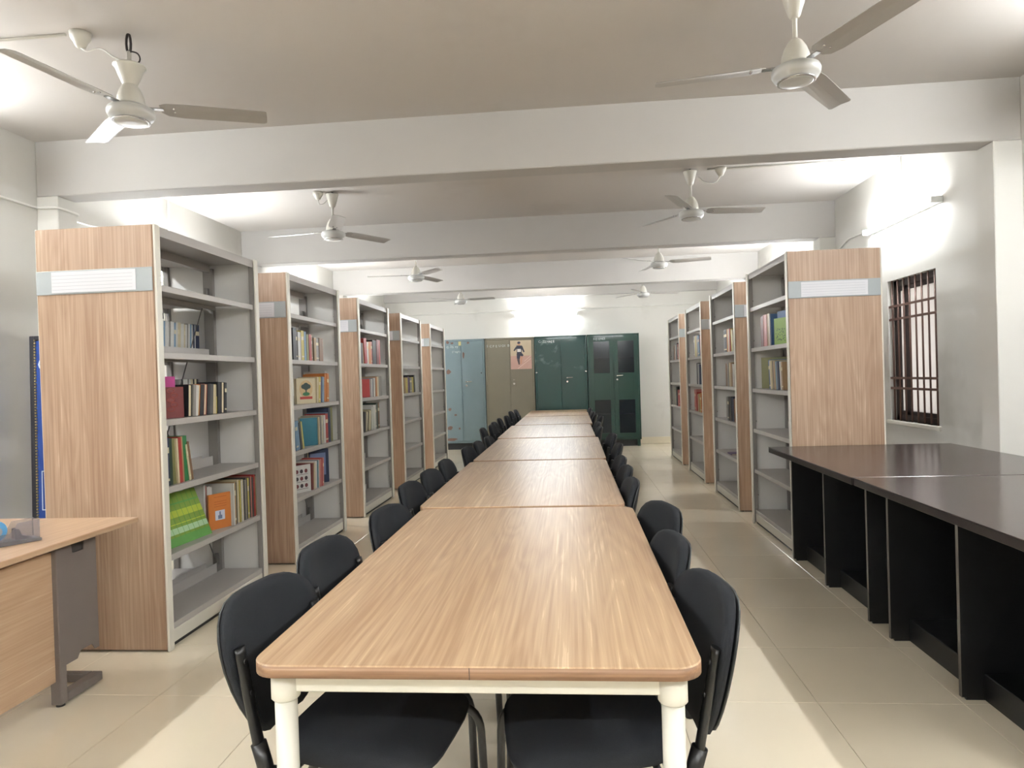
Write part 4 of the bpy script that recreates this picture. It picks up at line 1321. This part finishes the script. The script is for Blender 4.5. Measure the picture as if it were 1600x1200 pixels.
add_book('olive grey folder standing face out on third shelf, nearest right bookcase', 'face-out books', CXR - 0.255, 6.230, SHZ[2] + 0.001, 0.020, 0.275, 0.22, 'olive', -1, yaw=math.radians(-28))
# --- second right bookcase
row(-1, 1, 1, 7.10, [('cream', 0.05, 0.22, 0.18, 4), ('yellow', 0.05, 0.235, 0.18, 3), ('red', 0.05, 0.24, 0.18, 2), ('cream', 0.06, 0.24, 0.18), ('orange', 0.05, 0.24, 0.18), ('black', 0.09, 0.24, 0.2), ('dark grey', 0.05, 0.238, 0.2)])
row(-1, 1, 2, 7.10, [('white', 0.06, 0.235, 0.18), ('brown', 0.05, 0.24, 0.18, 2), ('tan', 0.06, 0.245, 0.18, 3), ('cream', 0.07, 0.25, 0.18, 3), ('grey', 0.06, 0.25, 0.18), ('brown', 0.08, 0.245, 0.2)])
row(-1, 1, 3, 7.10, [('brown', 0.06, 0.24, 0.18, 4), ('navy', 0.06, 0.25, 0.18, 4), ('black', 0.08, 0.255, 0.18, 3), ('tan', 0.06, 0.255, 0.18), ('dark grey', 0.06, 0.255, 0.18), ('grey', 0.07, 0.25, 0.2)])
lb = add_book('thin dark booklet lying flat on fifth shelf, second right bookcase', 'books lying flat', CXR - 0.28, 7.12, SHZ[4] + 0.001, 0.014, 0.20, 0.14, 'purple', -1)
lb.matrix_world = Matrix.Translation((CXR - 0.285, 7.34, SHZ[4] + 0.001)) @ Matrix.Rotation(math.radians(90), 4, 'X') @ Matrix.Rotation(PI, 4, 'Y') @ Matrix.Rotation(0, 4, 'Z')
# --- third right bookcase
row(-1, 2, 1, 8.87, [('rose', 0.06, 0.27, 0.18, 3), ('sky blue', 0.10, 0.27, 0.18, 4), ('grey', 0.07, 0.275, 0.18, 4), ('cream', 0.09, 0.28, 0.18, 3), ('yellow', 0.07, 0.275, 0.18), ('white', 0.05, 0.28, 0.18), ('dark grey', 0.05, 0.285, 0.2)])
row(-1, 2, 2, 8.93, [('navy', 0.09, 0.26, 0.18), ('white', 0.05, 0.27, 0.18), ('black', 0.10, 0.28, 0.19)])
row(-1, 2, 3, 8.87, [('orange', 0.07, 0.24, 0.18, 9), ('yellow', 0.09, 0.24, 0.18, 9), ('tan', 0.07, 0.23, 0.18, 8), ('cream', 0.07, 0.23, 0.18, 8), ('red', 0.09, 0.25, 0.18, 6), ('rose', 0.10, 0.29, 0.19, 2), ('rose', 0.06, 0.29, 0.19)])
# --- farthest right bookcase
row(-1, 3, 1, 10.72, [('rose', 0.08, 0.24, 0.18), ('dark grey', 0.12, 0.26, 0.18), ('white', 0.08, 0.24, 0.18), ('brown', 0.12, 0.23, 0.18), ('black', 0.06, 0.20, 0.18)])
row(-1, 3, 3, 10.68, [('red', 0.11, 0.25, 0.18, 6), ('rose', 0.09, 0.25, 0.18, 5), ('black', 0.14, 0.30, 0.19), ('white', 0.07, 0.28, 0.18), ('olive', 0.12, 0.26, 0.18)])
